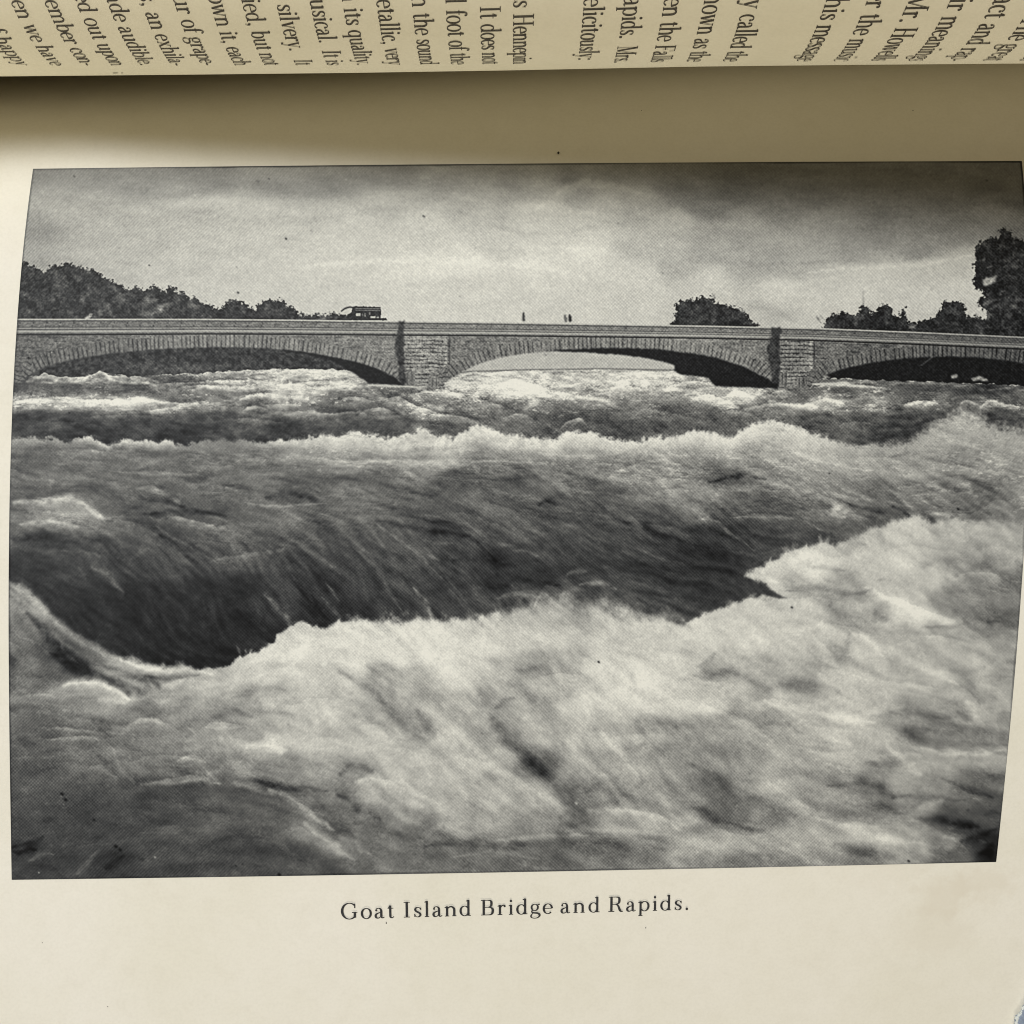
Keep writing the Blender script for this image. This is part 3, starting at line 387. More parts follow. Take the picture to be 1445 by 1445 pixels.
TREE_SPOTS = [(210,425,12,26),(222,438,14,26),(195,432,10,14),(72,405,9,12),(60,430,10,10),(120,455,14,16),(235,430,10,22),(205,445,10,20),(140,440,10,12),(40,395,8,-8),(100,410,20,-6),(180,420,10,6),(270,440,10,8),(330,440,10,-6),(450,450,8,26),(1288,459,5,50),(1252,445,8,12),(1175,453,8,6),(1395,425,8,22),(1388,432,7,26),(1432,435,5,26),(1398,375,4,26),(1420,376,3,30),(1414,410,3,34),(1390,365,3,30),(1426,420,6,-6),(125,447,4,110),(128,443,2,60)]
HOLES = [[(1386,401),(1390,394),(1398,391),(1408,389),(1404,395),(1398,401),(1391,404)]]
BTOP = [(10,449.8),(290,449.8),(420,451),(560,453),(700,454.5),(880,457.5),(1000,459.5),(1090,461.5),(1145,462.5),(1300,468.5),(1445,475.3),(1470,476.4)]
BOFF = [(10,23),(150,22.6),(300,21.8),(590,20.2),(900,18.6),(1100,18.3),(1445,18)]
BBOT = [(10,541),(100,540),(560,546),(632,545),(1090,549),(1150,546),(1200,540),(1470,548)]
ARCHES = [[(16,552),(31,538),(45,527),(65,517.5),(85,511.5),(110,506.5),(135,502),(160,498.5),(190,495.5),(220,493),(260,491),(300,489.8),(340,490),(370,491.3),(400,494),(430,498),(460,503),(480,507),(505,512.8),(530,520.5),(545,527),(556,533),(570,543)],
 [(618,552),(626,543),(632,537),(650,526),(668,516.5),(690,508.5),(715,503),(740,499),(770,496),(800,494),(850,491.8),(880,491.6),(900,492),(930,494),(960,497.5),(985,501),(1011,506),(1032,512),(1050,518.5),(1065,525),(1078,532.5),(1094,543)],
 [(1138,550),(1150,539),(1166,529.5),(1180,523.5),(1200,518),(1220,514),(1250,509),(1280,505.5),(1300,504.2),(1320,503.4),(1345,503.2),(1370,504),(1410,507.2),(1445,513),(1475,519)]]
OPENINGS = [[(31,538)]+ARCHES[0][2:-1]+[(566,541),(568,548),(300,560),(28,548)], [(632,537)]+ARCHES[1][3:-1]+[(1092,541),(1094,551),(900,560),(628,548)], [(1160,533)]+ARCHES[2][2:]+[(1475,560),(1156,552)]]
SOFFITS = [[(395,495),(430,499.5),(462,507),(480,515),(497,525),(510,534),(521,541),(560,543),(569,545),(566,540),(555,531),(530,519.5),(505,511.8),(480,506),(460,502),(430,497),(400,493)],
 [(770,495.5),(810,496.5),(850,498.8),(880,500.8),(905,504.5),(930,509),(946,513),(952,516),(951,522),(958,528),(975,530),(1000,533.5),(1004,540),(1010,545),(1050,546.5),(1096,548),(1098,542),(1092,540),(1078,531.5),(1050,517.5),(1011,505),(985,500),(960,496.5),(930,493),(900,491),(850,490.8),(800,493)], None]
PIER_SIDE = [[(563,453),(571,453),(569,470),(571,500),(572,530),(573,545),(563,545),(562,520),(560,500),(557,485),(561,470)],[(1089,462),(1102,463),(1100,480),(1101,510),(1100,530),(1098,549),(1090,548),(1088,520),(1083,495),(1086,480)]]
LIGHTS3 = [[(1340,530),(1350,528.5),(1353,532),(1343,534)],[(1370,533),(1382,531),(1392,535),(1396,538),(1372,537)],[(1159,532),(1166,529.5),(1172,532),(1164,535)]]
STR_F = [([(628,541),(640,540),(690,540)],3.2,205),([(520,544),(560,545),(600,546.5)],1.6,180),([(1147,541),(1180,541),(1210,545)],2.4,190),([(25,542),(28,546)],1,80),([(690,542),(720,534)],3,200)]
EDGE_SOFT = [(0,.2),(60,.4),(260,.35),(310,.08),(360,.1),(420,.12),(480,.3),(560,.5),(620,.4),(680,.4),(720,.6),(770,.85),(830,1),(900,1),(950,.8),(985,.35),(1050,.25),(1100,.2),(1170,.3),(1300,.4),(1445,.6)]
SPECKS = [(404,337,1.3,80),(211,374,1.1,100),(336,413,1.5,90),(1117,857,1.3,50),(845,934,1.4,35),(1352,718,1.6,30),(394,1234,2,18),(1282,590,2.2,45),(164,1194,2.2,18),(170,1199,2,22),(88,1120,2,22),(93,1128,2,20),(87,1124,1,120),(90,1135,1,120),(133,1157,1.5,30),(41,505,1.3,25),(98,582,1,30),(1170,668,1,60),(813,1133,1.6,170),(219,1209,1.2,150),(73,497,.8,160),(598,305,1.6,110),(380,252,1.2,105),(1282,1215,1.5,40),(55,1231,1,160),(105,249,1.4,100)]
def UNDER(k, T0):
    wl = curve(WATERLINE, GX[0])[None]
    wl = wl+1.6*fbm(GX/7, GX*0+4, 64, 3)
    if k == 0: bg = 56+26*fbm(GX/4.5, GY/4, 65, 4)+18*np.exp(-((GX-250)/90)**2)*np.exp(-((GY-520)/8)**2)+20*np.exp(-((GX-165)/30)**2)*smooth(495, 520, GY)*np.clip(fbm(GX/9, GY/8, 66, 2), 0, 1)
    elif k == 1: bg = 172+4*fbm(GX/30, GY/10, 67, 3)-50*np.exp(-((GY-curve(WATERLINE, GX[0])[None]+1.5)/1.3)**2)
    else: bg = 27+9*fbm(GX/3, GY/3, 68, 3)+30*np.exp(-(((GX-1310)+(GY-508)*1.3)/2.2)**2)*(GY < 516)
    m = smooth(-.7, .7, GY-wl)
    return bg*(1-m)+T0*m

SCREEN, GRAIN = 11.5, 7.5

LIP_A = [([(35,538),(62,524),(80,530),(120,531),(141,521),(158,530),(190,530),(215,533)],75,6,20),([(20,566),(50,562),(90,560),(130,564),(170,563),(200,560),(230,566)],70,7,15),([(150,572),(190,564),(230,566),(270,569),(330,568)],45,5,18),([(180,583),(230,577),(270,566),(300,569)],50,5,10),([(210,541),(250,541),(300,537),(350,536),(400,540)],45,6,22),([(240,548),(290,543),(330,546),(370,545)],55,5,15),([(280,527),(330,524),(360,527)],40,4,0),([(330,568),(350,558),(375,555),(400,557)],60,7,20),([(360,572),(400,570),(440,572)],30,5,12),([(335,582),(360,572),(385,583)],45,8,20),([(395,586),(430,580),(470,583),(500,580),(520,583)],42,6,20),([(440,548),(480,545),(520,543),(560,544)],30,5,15),([(380,545),(410,541),(440,546),(470,543)],50,6,20),([(470,565),(500,560),(530,566)],35,6,18),([(500,590),(520,577),(545,577),(570,590)],35,8,18),([(540,568),(560,559),(585,572),(610,577)],55,6,22),([(560,553),(580,556),(600,552),(640,556)],35,5,18),([(575,590),(590,575),(620,583),(660,590),(680,603)],50,7,22),([(600,553),(620,549),(650,556),(665,565)],50,5,20),([(640,545),(680,543),(700,540)],40,6,10),([(690,560),(705,545),(725,535),(760,545),(800,556),(860,562)],50,10,10),([(640,575),(670,562),(700,570),(740,585)],25,9,18),([(700,597),(730,583),(770,600)],18,8,14),([(785,612),(800,595),(820,590),(832,606)],35,6,20),([(840,552),(880,545),(940,555)],30,6,15),([(880,560),(930,555),(975,568)],22,8,12),([(945,545),(975,538),(1008,542)],40,4,25),([(970,562),(1000,557),(1040,570)],55,8,20),([(1020,562),(1040,551),(1065,562)],55,8,22),([(1050,577),(1090,569),(1130,571),(1170,562),(1195,572)],55,6,20),([(1080,560),(1100,550),(1130,556)],35,5,12),([(1270,572),(1300,565),(1330,571)],60,6,18),([(1350,574),(1365,565),(1385,572)],40,5,15),([(1380,575),(1397,564),(1420,570),(1450,575)],60,6,20),([(1170,580),(1220,577),(1280,580)],22,6,12),([(1150,545),(1180,542),(1240,546)],60,3,15),([(1300,600),(1330,590),(1350,600)],20,7,12),([(1180,600),(1210,594),(1250,603)],18,6,10),([(100,590),(180,585),(260,592)],12,8,8),([(300,595),(350,590),(420,600)],15,8,10),([(30,600),(90,595),(150,602)],10,7,8),([(860,585),(920,578),(980,590)],16,9,10),([(1000,585),(1040,580),(1080,592)],16,9,10)]
LIP_B = [([(20,707),(60,702),(100,700),(128,716),(150,732)],35,20,12),([(20,742),(60,734),(100,738),(130,748)],28,12,10),([(195,692),(213,684),(232,695)],34,8,12),([(275,692),(300,684),(330,690),(360,700)],12,14,16),([(212,731),(228,736),(243,729),(275,735),(305,742),(340,742)],44,9,22),([(285,792),(340,782),(420,770)],14,22,14),([(460,733),(520,725),(600,735),(650,752)],14,16,16),([(590,735),(640,722),(700,740),(740,760)],12,18,14),([(430,652),(500,648),(560,652),(640,648),(760,652)],24,10,10),([(860,672),(900,656),(960,662)],30,12,18),([(1000,690),(1045,683),(1085,690),(1130,692)],28,9,20),([(1090,672),(1140,684),(1200,700),(1270,712)],26,10,16),([(1020,668),(1060,660),(1100,666)],18,10,20),([(1250,690),(1300,684),(1350,692)],20,14,14),([(1290,660),(1340,655),(1390,664),(1440,662)],26,10,22),([(1310,680),(1350,672),(1385,686),(1400,705)],20,14,16),([(1380,720),(1410,705),(1445,712)],20,12,14),([(960,740),(1000,730),(1030,750),(1065,776)],26,12,16),([(1030,728),(1090,726),(1140,738)],28,8,14),([(110,782),(140,790),(180,830)],10,12,5),([(300,760),(360,766),(430,758),(470,768)],10,12,14),([(840,700),(900,698),(960,708)],14,12,14),([(760,722),(820,728),(900,745),(960,765)],12,14,14),([(690,845),(740,832),(790,838)],16,16,6),([(880,800),(940,805),(1000,820)],10,14,10),([(60,655),(120,650),(200,656)],16,8,10),([(150,672),(200,664),(280,670)],22,8,12),([(340,665),(400,658),(450,664)],14,8,10),([(1180,650),(1230,645),(1290,652)],22,10,16),([(1400,680),(1430,674),(1460,684)],20,10,14),([(1120,705),(1160,700),(1210,714)],16,9,12),([(920,680),(970,676),(1010,690)],18,9,14),([(700,668),(760,662),(820,672)],12,10,10),([(500,700),(560,694),(620,702)],10,10,10),([(1300,725),(1345,722),(1380,730)],22,8,14)]
LIP_C = [([(80,968),(105,962),(140,962),(165,972),(190,990)],46,15,26),([(20,985),(60,978),(90,985)],20,14,8),([(165,1038),(188,1018),(215,1012),(240,1022),(265,1040)],34,12,18),([(280,1032),(300,1020),(345,1024),(360,1034)],34,10,16),([(52,1032),(80,1026),(120,1030),(160,1034)],34,5,16),([(50,1046),(90,1040),(130,1040),(160,1058)],36,7,18),([(120,1085),(145,1080),(170,1100)],26,8,12),([(185,1075),(215,1066),(260,1068),(300,1076)],26,8,16),([(245,1075),(268,1066),(300,1074)],34,7,14),([(190,1110),(240,1098),(285,1094),(305,1110)],34,8,10),([(340,1062),(375,1050),(410,1058)],36,12,10),([(325,1108),(350,1102),(380,1112),(420,1130),(470,1165)],24,12,14),([(380,1180),(420,1165),(450,1185),(500,1215)],22,14,8),([(490,1112),(510,1098),(545,1100),(590,1122)],28,16,30),([(830,1150),(880,1140),(930,1150),(980,1170)],24,16,22),([(700,1182),(780,1176),(860,1180),(940,1186)],20,6,6),([(640,1215),(690,1206),(740,1212)],14,8,10),([(840,1042),(890,1036),(970,1034)],14,18,14),([(900,1000),(950,985),(1010,1000),(1060,1020)],26,16,16),([(1040,1000),(1090,985),(1140,1000),(1190,1012)],28,14,18),([(1110,1050),(1150,1058),(1200,1068)],26,9,20),([(1150,1072),(1190,1082),(1220,1092)],22,8,16),([(1200,1130),(1250,1140),(1300,1150)],24,11,26),([(1310,1055),(1360,1060),(1430,1068)],18,14,14),([(1345,1112),(1380,1124),(1405,1132)],26,8,24),([(1130,935),(1180,945),(1240,962)],24,14,16),([(1280,895),(1330,898),(1380,912)],24,10,22),([(1220,832),(1270,845),(1310,862),(1370,880)],32,16,20),([(1340,818),(1385,808),(1420,816),(1445,828)],42,12,22),([(960,945),(1000,962),(1040,958)],16,14,18),([(1350,965),(1375,985),(1390,1010)],26,14,20),([(1000,1165),(1050,1178),(1090,1176)],26,11,28),([(1090,1185),(1150,1190),(1200,1205)],18,14,10),([(400,1000),(440,985),(480,990)],18,18,16),([(560,1010),(600,1020),(640,1050)],20,16,18),([(500,1060),(540,1050),(590,1075)],18,16,14),([(600,935),(650,925),(700,940)],12,16,16),([(740,960),(800,950),(850,965)],20,14,22),([(1020,900),(1060,885),(1100,895)],14,18,10),([(1150,880),(1200,885),(1240,900)],20,14,22),([(240,1150),(300,1146),(360,1158)],12,8,8),([(60,1080),(100,1075),(130,1085)],12,8,8),([(200,1170),(250,1165),(310,1172)],14,7,6),([(80,1200),(130,1190),(170,1192)],14,8,8),([(420,1050),(460,1040),(500,1052)],18,14,12),([(640,980),(690,985),(720,1000)],16,14,16),([(1230,960),(1290,965),(1340,975)],20,12,16),([(1160,1150),(1220,1160),(1280,1180)],20,14,14),([(1060,1100),(1110,1110),(1150,1135)],20,12,14),([(1240,780),(1290,770),(1340,780)],16,14,14),([(1100,850),(1150,842),(1200,852)],16,12,22),([(1370,780),(1410,770),(1450,780)],14,12,12)]

def paint_plate():
    rs = np.random.RandomState(11)
    fb = lambda sx, sy, seed, o=4, ang=0: fbm((GX*math.cos(ang)+GY*math.sin(ang))/sx, (-GX*math.sin(ang)+GY*math.cos(ang))/sy, seed, o)
    # ---- sky
    T = field(SKY, 1.7, 40, 2.0)
    sy = box_of(PX0, PY0, PX1, 560)
    T += 7*fb(70, 22, 1, 4, .05)*smooth(430, 330, GY)+4*fb(26, 12, 3, 3)
    for p, w, d in SKY_STROKES: stroke(T, p, w, d, wob=4, seed=int(p[0][0]) % 50, tex=.25)
    T = (T-198)*1.22+195
    # ---- flow lines for the water
    LW, LH = PX1-PX0, PY1-PY0
    ang = field([(x, y, a) for x, y, a in FLOW], 1.0, 60, 1.6)
    ang = up(ang, LW, LH)*math.pi/180
    ang = ang+.35*fbm(*(np.meshgrid(np.arange(LW)/38., np.arange(LH)/26.)), 21, 2)
    vx = np.cos(ang).astype(F32); vy = np.sin(ang).astype(F32)
    def lic(src, L):
        acc = src.copy(); 
        YY, XX = np.mgrid[0:LH, 0:LW].astype(F32)
        for sgn in (1, -1):
            x = XX.copy(); y = YY.copy()
            for k in range(L):
                ix = np.clip(x, 0, LW-1).astype(np.int32); iy = np.clip(y, 0, LH-1).astype(np.int32)
                x += sgn*1.5*vx[iy, ix]; y += sgn*1.5*vy[iy, ix]
                ix = np.clip(x, 0, LW-1).astype(np.int32); iy = np.clip(y, 0, LH-1).astype(np.int32)
                acc += src[iy, ix]
        acc -= acc.mean(); return acc/acc.std()
    fine = lic(blur(rs.rand(LH, LW).astype(F32)-.5, 1.0), 9)
    mid = lic(blur(rs.rand(LH, LW).astype(F32)-.5, 2.6), 16)
    big = lic(blur(rs.rand(LH, LW).astype(F32)-.5, 7), 26)
    clA = lic(blur(rs.rand(LH, LW).astype(F32)-.5, 5), 7); clB = lic(blur(rs.rand(LH, LW).astype(F32)-.5, 2.2), 4)
    clA, clB = up(clA, PW, PH), up(clB, PW, PH)
    fine, mid, big = [up(a, PW, PH) for a in (fine, mid, big)]
    # ---- water, three zones divided by two broken crest lines
    def jag(amp, s, seed): return amp*(fbm(GX[0]/s, GX[0]*0+seed, seed, 4, .6)+.35*vnoise(GX[0]/2.2, GX[0]*0+seed, seed+1))
    A = field(ZA, 2.2, 15, 2.0); B = field(ZB, 1.8, 22, 2.0); Cc = field(ZC, 1.5, 24, 2.0)
    clot_ = fbm(GX/40, GY/12, 110, 2); sA = saw(8.5, 17, 7, 101); sA2 = saw(4.6, 9, 4, 102); sB = saw(15, 34, 13, 103, 1.2, .12); sB2 = saw(7, 15, 6, 104, 1.3, .15)
    sC = saw(24, 42, 26, 105, 1.3, .55); sC2 = saw(10, 20, 11, 106, 1.3, .5); rough = fbm(GX/4.2, GY/3.2, 107, 3, .7)
    fleck = np.clip(fbm(GX/6.5, GY/2.8, 111, 4, .7)-.28, 0, 1); fleck2 = np.clip(fbm(GX/11, GY/4.2, 112, 4, .65)-.38, 0, 1)
    W = A+(20*sA+16*sA2)*smooth(50, 130, A)+9*rough+(150*fleck*(.35+.65*(clot_ > 0)))*smooth(78, 120, A)+4*fine+4*mid+5*clB+9*fbm(GX/9, GY/4, 31, 3)
    wl = curve(WATERLINE, GX[0])+jag(1.5, 8, 4)
    # foam clots in the far water
    clot = fbm(GX/16, GY/5.5, 35, 4)
    W += np.clip(clot-.15, 0, 1)*70*smooth(95, 150, A)-np.clip(-clot-.2, 0, 1)*45*smooth(95, 150, A)
    for p, w, d in STR_A: stroke(W, p, w, d*.6, wob=1.6, seed=(int(p[0][0])*7+int(p[0][1])) % 50)
    W = (W-108)*1.12+108
    for k, (p, b_, f_, d_) in enumerate(LIP_A): lip(W, p, b_, f_, d_, k % 50, 1.8)
    c1 = (curve(CREST1, GX[0])+jag(1.6, 13, 6))[None]
    tuft = 3.4*fbm(GX/9, GY/9, 45, 4, .65)+.35*vnoise(GX/2.1, GY/2.4, 46)+1.6*fbm(GX/4.5, GY/4.5, 47, 2)
    lowc = .45+.55*smooth(45, 85, B)
    Bt = B+lowc*(5*fine+6*mid+5*big)+(14*sB+10*sB2)*smooth(45, 120, B)+75*fleck2*smooth(88, 135, B)+lowc*5*rough+3*clB+4*fbm(GX/12, GY/7, 36, 3)
    right = smooth(1120, 1300, GX)
    b1 = 14+curve([(a, d) for a, b, d, e in CREST1F], GX[0])[None]; f1 = curve([(a, e) for a, b, d, e in CREST1F], GX[0])[None]
    g = np.clip((GY-c1)/(f1*.82), 0, 9)
    Bt += (b1-Bt)*np.exp(-g*g*.9)*(.99-.22*right)*(1+.16*fbm(GX/8, GY/6, 41, 4)+.07*clB+.08*rough)
    Bt += (10*sB2+8*sA)*smooth(110, 190, Bt)
    for p, w, d in STR_B: stroke(Bt, p, w, d*(.75 if w < 3 else 1.15), wob=2.0, seed=(int(p[0][0])*3+int(p[0][1])) % 50, tex=.6)
    for k, (p, b_, f_, d_) in enumerate(LIP_B): lip(Bt, p, b_, f_, d_, (k+11) % 50, .8)
    s1 = curve([(0, 2.8), (420, 3), (520, 4), (950, 4), (1010, 4), (1070, 6), (1130, 4.5), (1250, 5), (1300, 12), (1390, 14), (1445, 12)], GX[0])[None]
    m1 = smooth(-s1, s1*.85, GY-c1+tuft*(.62+.13*s1))
    W = W*(1-m1)+Bt*m1
    # small spray over the crest
    sp = np.exp(-((GY-c1)/5.0)**2)*(fbm(GX/2.5, GY/2.5, 44, 2) > .25)*np.clip((b1-110)/90, 0, 1)
    W += 24*sp
    # foreground foam
    Cc = (Cc-150)*1.05+155
    wet = smooth(150, 60, Cc)
    calm = .5+.5*smooth(60, 125, Cc)
    Ct = Cc+(6*sC+(10-8*smooth(110, 165, Cc))*sC2)*smooth(30, 110, Cc)+(4-2.2*smooth(130, 190, Cc))*rough*calm+1.2*fine*calm+calm*(3*mid+7*big+5*clA+2.5*clB)+5*fbm(GX/22, GY/17, 51, 4, .55)
    for p, w, d in STR_C: stroke(Ct, p, w, d*(.55 if w < 4 else 1.2), wob=2.6, seed=(int(p[0][0])*5+int(p[0][1])) % 50, tex=.9 if w < 4 else .25)
    for k, (p, b_, f_, d_) in enumerate(LIP_C): lip(Ct, p, b_, f_, d_, (k+23) % 50, .62 if p[0][0] > 330 else .85)
    sl, mA = poly(FOAM, 3.6, 14, 4.2, 8, 3); mB = blur(mA, 19*PS)
    kx = np.clip(.16+curve(EDGE_SOFT, GX[0])[None][:, sl[1]], 0, 1)*smooth(1000, 960, GY[sl])
    ua = GX[sl]*.35+GY[sl]*.94; ub = GX[sl]*.94-GY[sl]*.35
    nz = .20*fbm(GX[sl]/7, GY[sl]/8, 54, 4, .7)+.05*fbm(ub/3, ua/11, 57, 2)+.16*fbm(GX[sl]/16, GY[sl]/14, 58, 3)+.05*vnoise(GX[sl]/1.8, GY[sl]/1.8, 55)+.05*mid[sl]
    ed = (mA*(1-kx)+mB*kx); m2 = smooth(.5-.15-.33*kx, .5+.15+.33*kx, ed+nz*(1-.35*kx)*smooth(0, .12, ed)*smooth(1, .88, ed))
    M2 = np.zeros_like(T); M2[sl] = m2
    sl, m3 = poly(WEDGE, 2.5, 9, .8, 14, 4); M2[sl] *= (1-m3)
    # splashes thrown up along the edge
    for (x, y, dx, dy, w) in SPLASH:
        for k in range(3):
            ox = rs.uniform(-6, 6); oy = rs.uniform(-2, 4); s = rs.uniform(.5, 1)
            stroke(M2, [(x+ox, y+oy+6), (x+ox+dx*.5*s, y+oy+dy*.5*s), (x+ox+dx*s, y+oy+dy*s)], w*rs.uniform(.5, .9), rs.uniform(.18, .38), taper=.5, wob=1, seed=k+int(x) % 40, tex=.3)
    M2 = np.clip(M2, 0, 1)
    W = W*(1-M2)+Ct*M2
    # left smooth ridge and the trough under it
    for p, w, d in STR_D: stroke(W, p, w, d, wob=2.0, seed=(int(p[0][0])*5+int(p[0][1])) % 50, tex=.25, mode='mix' if abs(d) > 60 else 'add')
    m = smooth(-.8, .8, GY-wl[None])
    T = T*(1-m)+W*m
    # ---- trees
    leaf = fbm(GX/3.2, GY/3.0, 61, 3)
    for pts, tone, tx in TREES:
        sl, m = poly(pts, 3.0, 4.2, .7, 15, 5)
        m = blur(m, 2.4); m = smooth(.22, .78, m+.62*fbm(GX[sl]/2.8, GY[sl]/2.8, 69, 3)*smooth(0, .1, m)*smooth(1, .9, m))
        tt = tone+5+1.0*tx*leaf[sl]+34*np.clip(fbm(GX[sl]/9, GY[sl]/8, 62, 3)-.05, 0, 1)-10*np.clip(-fbm(GX[sl]/16, GY[sl]/12, 61, 3), 0, 1)+7*vnoise(GX[sl]/1.5, GY[sl]/1.5, 70)+8*fbm(GX[sl]/14, GY[sl]/12, 63, 2)
        T[sl] = T[sl]*(1-m)+tt*m
    for x, y, w, d in TREE_SPOTS: stroke(T, [(x-w, y+w*.5), (x, y), (x+w, y-w*.2)], w*.45, d, wob=2, seed=int(x) % 40, tex=.9)
    for pts in HOLES: fill(T, pts, 150, 2.4, 3, .8, 17, tex=30)
    stroke(T, [(1218, 412), (1218, 431)], .6, -42, wob=0, tex=0, taper=0)
    for x, y in ((1008, 417), (1157, 452), (1160, 447), (1155, 449)): stroke(T, [(x-3, y-3), (x+1, y+3)], 1., -55, wob=.5)
    # streetcar on the bridge
    fill(T, [(497, 434), (501, 432.5), (537, 433.5), (538, 440), (537, 449), (544, 449), (546, 452), (494, 452), (488, 449), (490, 444), (496, 441)], 52, .5, 3, .4, tex=14, ts=2)
    stroke(T, [(482, 439), (487, 435.5), (494, 433.5), (501, 435)], 1.2, 55, wob=0, mode='mix', taper=.2, tex=0)
    for yy, tn in ((435.2, 130), (437.8, 120)): stroke(T, [(502, yy), (537, yy+.6)], .55, tn, wob=0, mode='mix', taper=0, tex=.2)
    for a, b, c, d, tn in ((502.5, 442, 509, 446.5, 165), (514, 442, 516, 447, 120), (523, 446, 530, 449, 170), (521, 440.5, 523, 444, 110), (531.5, 447, 535, 449, 140), (511, 443, 513, 446, 100)):
        fill(T, [(a, b), (c, b), (c, d), (a, d)], tn, .3, 2, .35)
    # ---- bridge
    x = GX[0]; yt = curve(BTOP, x)[None]; off = curve(BOFF, x)[None]; o = (GY-yt)/off     # 0 coping .. 1 shadow line
    wall = 112+8*fb(30, 10, 71, 3)+22*fbm(GX/2.8, GY/2.2, 72, 3)
    wall += curve([(0, -14), (200, -2), (560, 12), (640, 4), (1000, 16), (1145, -8), (1300, -18), (1445, -26)], x)[None]
    # coursed stones: broken bed joints and upright joints
    row = 5.3; r = (GY-yt-off)/row; ri = np.floor(r+.22*vnoise(GX/16, GY/40, 74)); fr = (r+.22*vnoise(GX/16, GY/40, 74))-ri
    bed = np.exp(-((fr-.5)/.17)**2)*(.35+.65*(vnoise(GX/13+ri*7.7, ri*3.1, 75) > -.25))
    cw = GX/11.0+ri*.47+.3*vnoise(ri*5.1, GX/30, 76); fc = cw-np.floor(cw)
    upj = np.exp(-((fc-.5)/.07)**2)*(np.abs(fr-.5) > .1)
    wall -= 24*bed*(.6+.5*vnoise(GX/5, GY/3, 77))+13*upj; wall += 11*vnoise(np.floor(cw)*3.3, ri*2.7, 78)
    pier = np.zeros_like(wall)
    for a, b in ((570, 631), (1101, 1147)): pier = np.maximum(pier, smooth(a-1, a+1, GX)*smooth(b+1, b-1, GX))
    wall += pier*(22-40*bed-20*upj+14*vnoise(np.floor(cw)*7.3, ri*5.7, 79))
    for qx in (629, 1144): wall += 20*np.exp(-((GX-qx)/2.6)**2)-26*np.exp(-((GX-qx-5)/1.3)**2)
    # voussoirs round each arch
    for arch in ARCHES:
        ac = curve(arch, x)[None]; dx = np.gradient(ac[0], x)[None]
        s = np.cumsum(np.sqrt(1+dx**2)/PS, axis=1)
        hgt = ac-GY; nx = hgt*np.clip(dx, -1.1, 1.1)          # lean of the joints
        ss = np.interp((GX-nx*.85).ravel(), x, s[0]).reshape(GX.shape)
        band = 17*np.sqrt(1+np.clip(dx, -.9, .9)**2)*(1+.12*vnoise(ss/6.3, ss*0, 81))
        inb = smooth(band+1, band-1, hgt)*(hgt > -1)*(GX > arch[0][0]-14)*(GX < arch[-1][0]+16)
        fj = ss/6.3+.25*vnoise(ss/21, ss*0+3, 82); fj = fj-np.floor(fj)
        vs = 116+15*fbm(GX/2.4, GY/3, 83, 2)+12*vnoise(np.floor(ss/6.3)*3.7, ss*0, 84)-38*np.exp(-((fj-.5)/.18)**2)*(.35+.65*(vnoise(np.floor(ss/6.3+.5)*5.3, hgt/14, 85) > -.35))
        vs += curve([(0, -16), (300, 8), (560, 10), (640, 2), (1000, 14), (1145, -10), (1445, -34)], x)[None]
        wall = wall*(1-inb)+vs*inb
    par = 114+17*fbm(GX/5, GY/1.5, 91, 3)+10*vnoise(GX/1.8, GY/1.5, 94)-26*np.exp(-(((GX/19+.1*np.floor(o*3)) % 1-.5)/.05)**2)*(np.abs((o*off) % 4-2) < 1.5)
    par += curve([(0, -6), (560, 6), (1000, 8), (1145, -6), (1445, -30)], x)[None]
    od = o*off
    def line(c, w, t, k=1.0):
        nonlocal par
        g = np.exp(-((od-c)/w)**2)*k; par = par*(1-g)+t*g
    dk = curve([(0, 0), (1000, 0), (1445, 30)], x)[None]
    line(.6, 1.5, 178-dk); line(3.2, .7, 62, .75); line(off*.52, .6, 72, .7); line(off*.60, .8, 150-dk, .8); line(off*.68, .6, 66, .8)
    line(off*.78, 1.6, 156-dk); line(off*1.0, 1.5, 38-dk*.4, .97)
    wall = wall*(1-smooth(1.05, 1.0, o))+par*smooth(1.05, 1.0, o)
    bb = curve(BBOT, x)[None]
    m = smooth(-.6, .6, GY-yt)*smooth(bb+1.5, bb-1.5, GY+1.5*vnoise(GX/4, GY/4, 92))
    T0 = T.copy(); T = T*(1-m)+wall*m
    # dark returns of the two piers
    for pts in PIER_SIDE: fill(T, pts, 54, 2.2, 3.5, .9, 23, tex=20, ts=4, op=.93)
    # openings: what is seen through them, then the dark soffit
    for k, (op, sof) in enumerate(zip(OPENINGS, SOFFITS)):
        sl, m = poly(op, .5, 4, .5, 24)
        sub = T0.copy() if k == 0 else sub
        T[sl] = T[sl]*(1-m)+UNDER(k, T0)[sl]*m
        if sof: fill(T, sof, 31 if k < 2 else 27, .7, 4, .7, 25, tex=9, ts=2.5)
        if k == 2: 
            for pts in LIGHTS3: fill(T, pts, 140, 1.2, 3, .9, 26, tex=30)
    # water foam in front of the piers
    for p, w, d in STR_F: stroke(T, p, w, d, wob=1.4, seed=int(p[0][0]) % 50, tex=.3, mode='mix')
    # people
    for a, b, s, t in ((739, 444.3, 1.5, 75), (739.2, 449.5, 2.1, 62), (797.3, 447.2, 1.7, 105), (798.5, 451, 1.9, 110), (803.5, 446, 1.3, 80), (804.5, 449.8, 2.2, 48)):
        stroke(T, [(a, b-s), (a, b+s)], s, t, wob=.5, tex=.2, mode='mix', taper=0)
    # ---- the print itself: blotches, specks, screen and ink grain
    T += 2.5*fb(120, 90, 93, 3)
    for (x0, y0, r0, t0) in SPECKS: stroke(T, [(x0-r0*.3, y0), (x0+r0*.3, y0+r0*.4)], r0, t0, wob=.4, mode='mix', taper=0, tex=0)
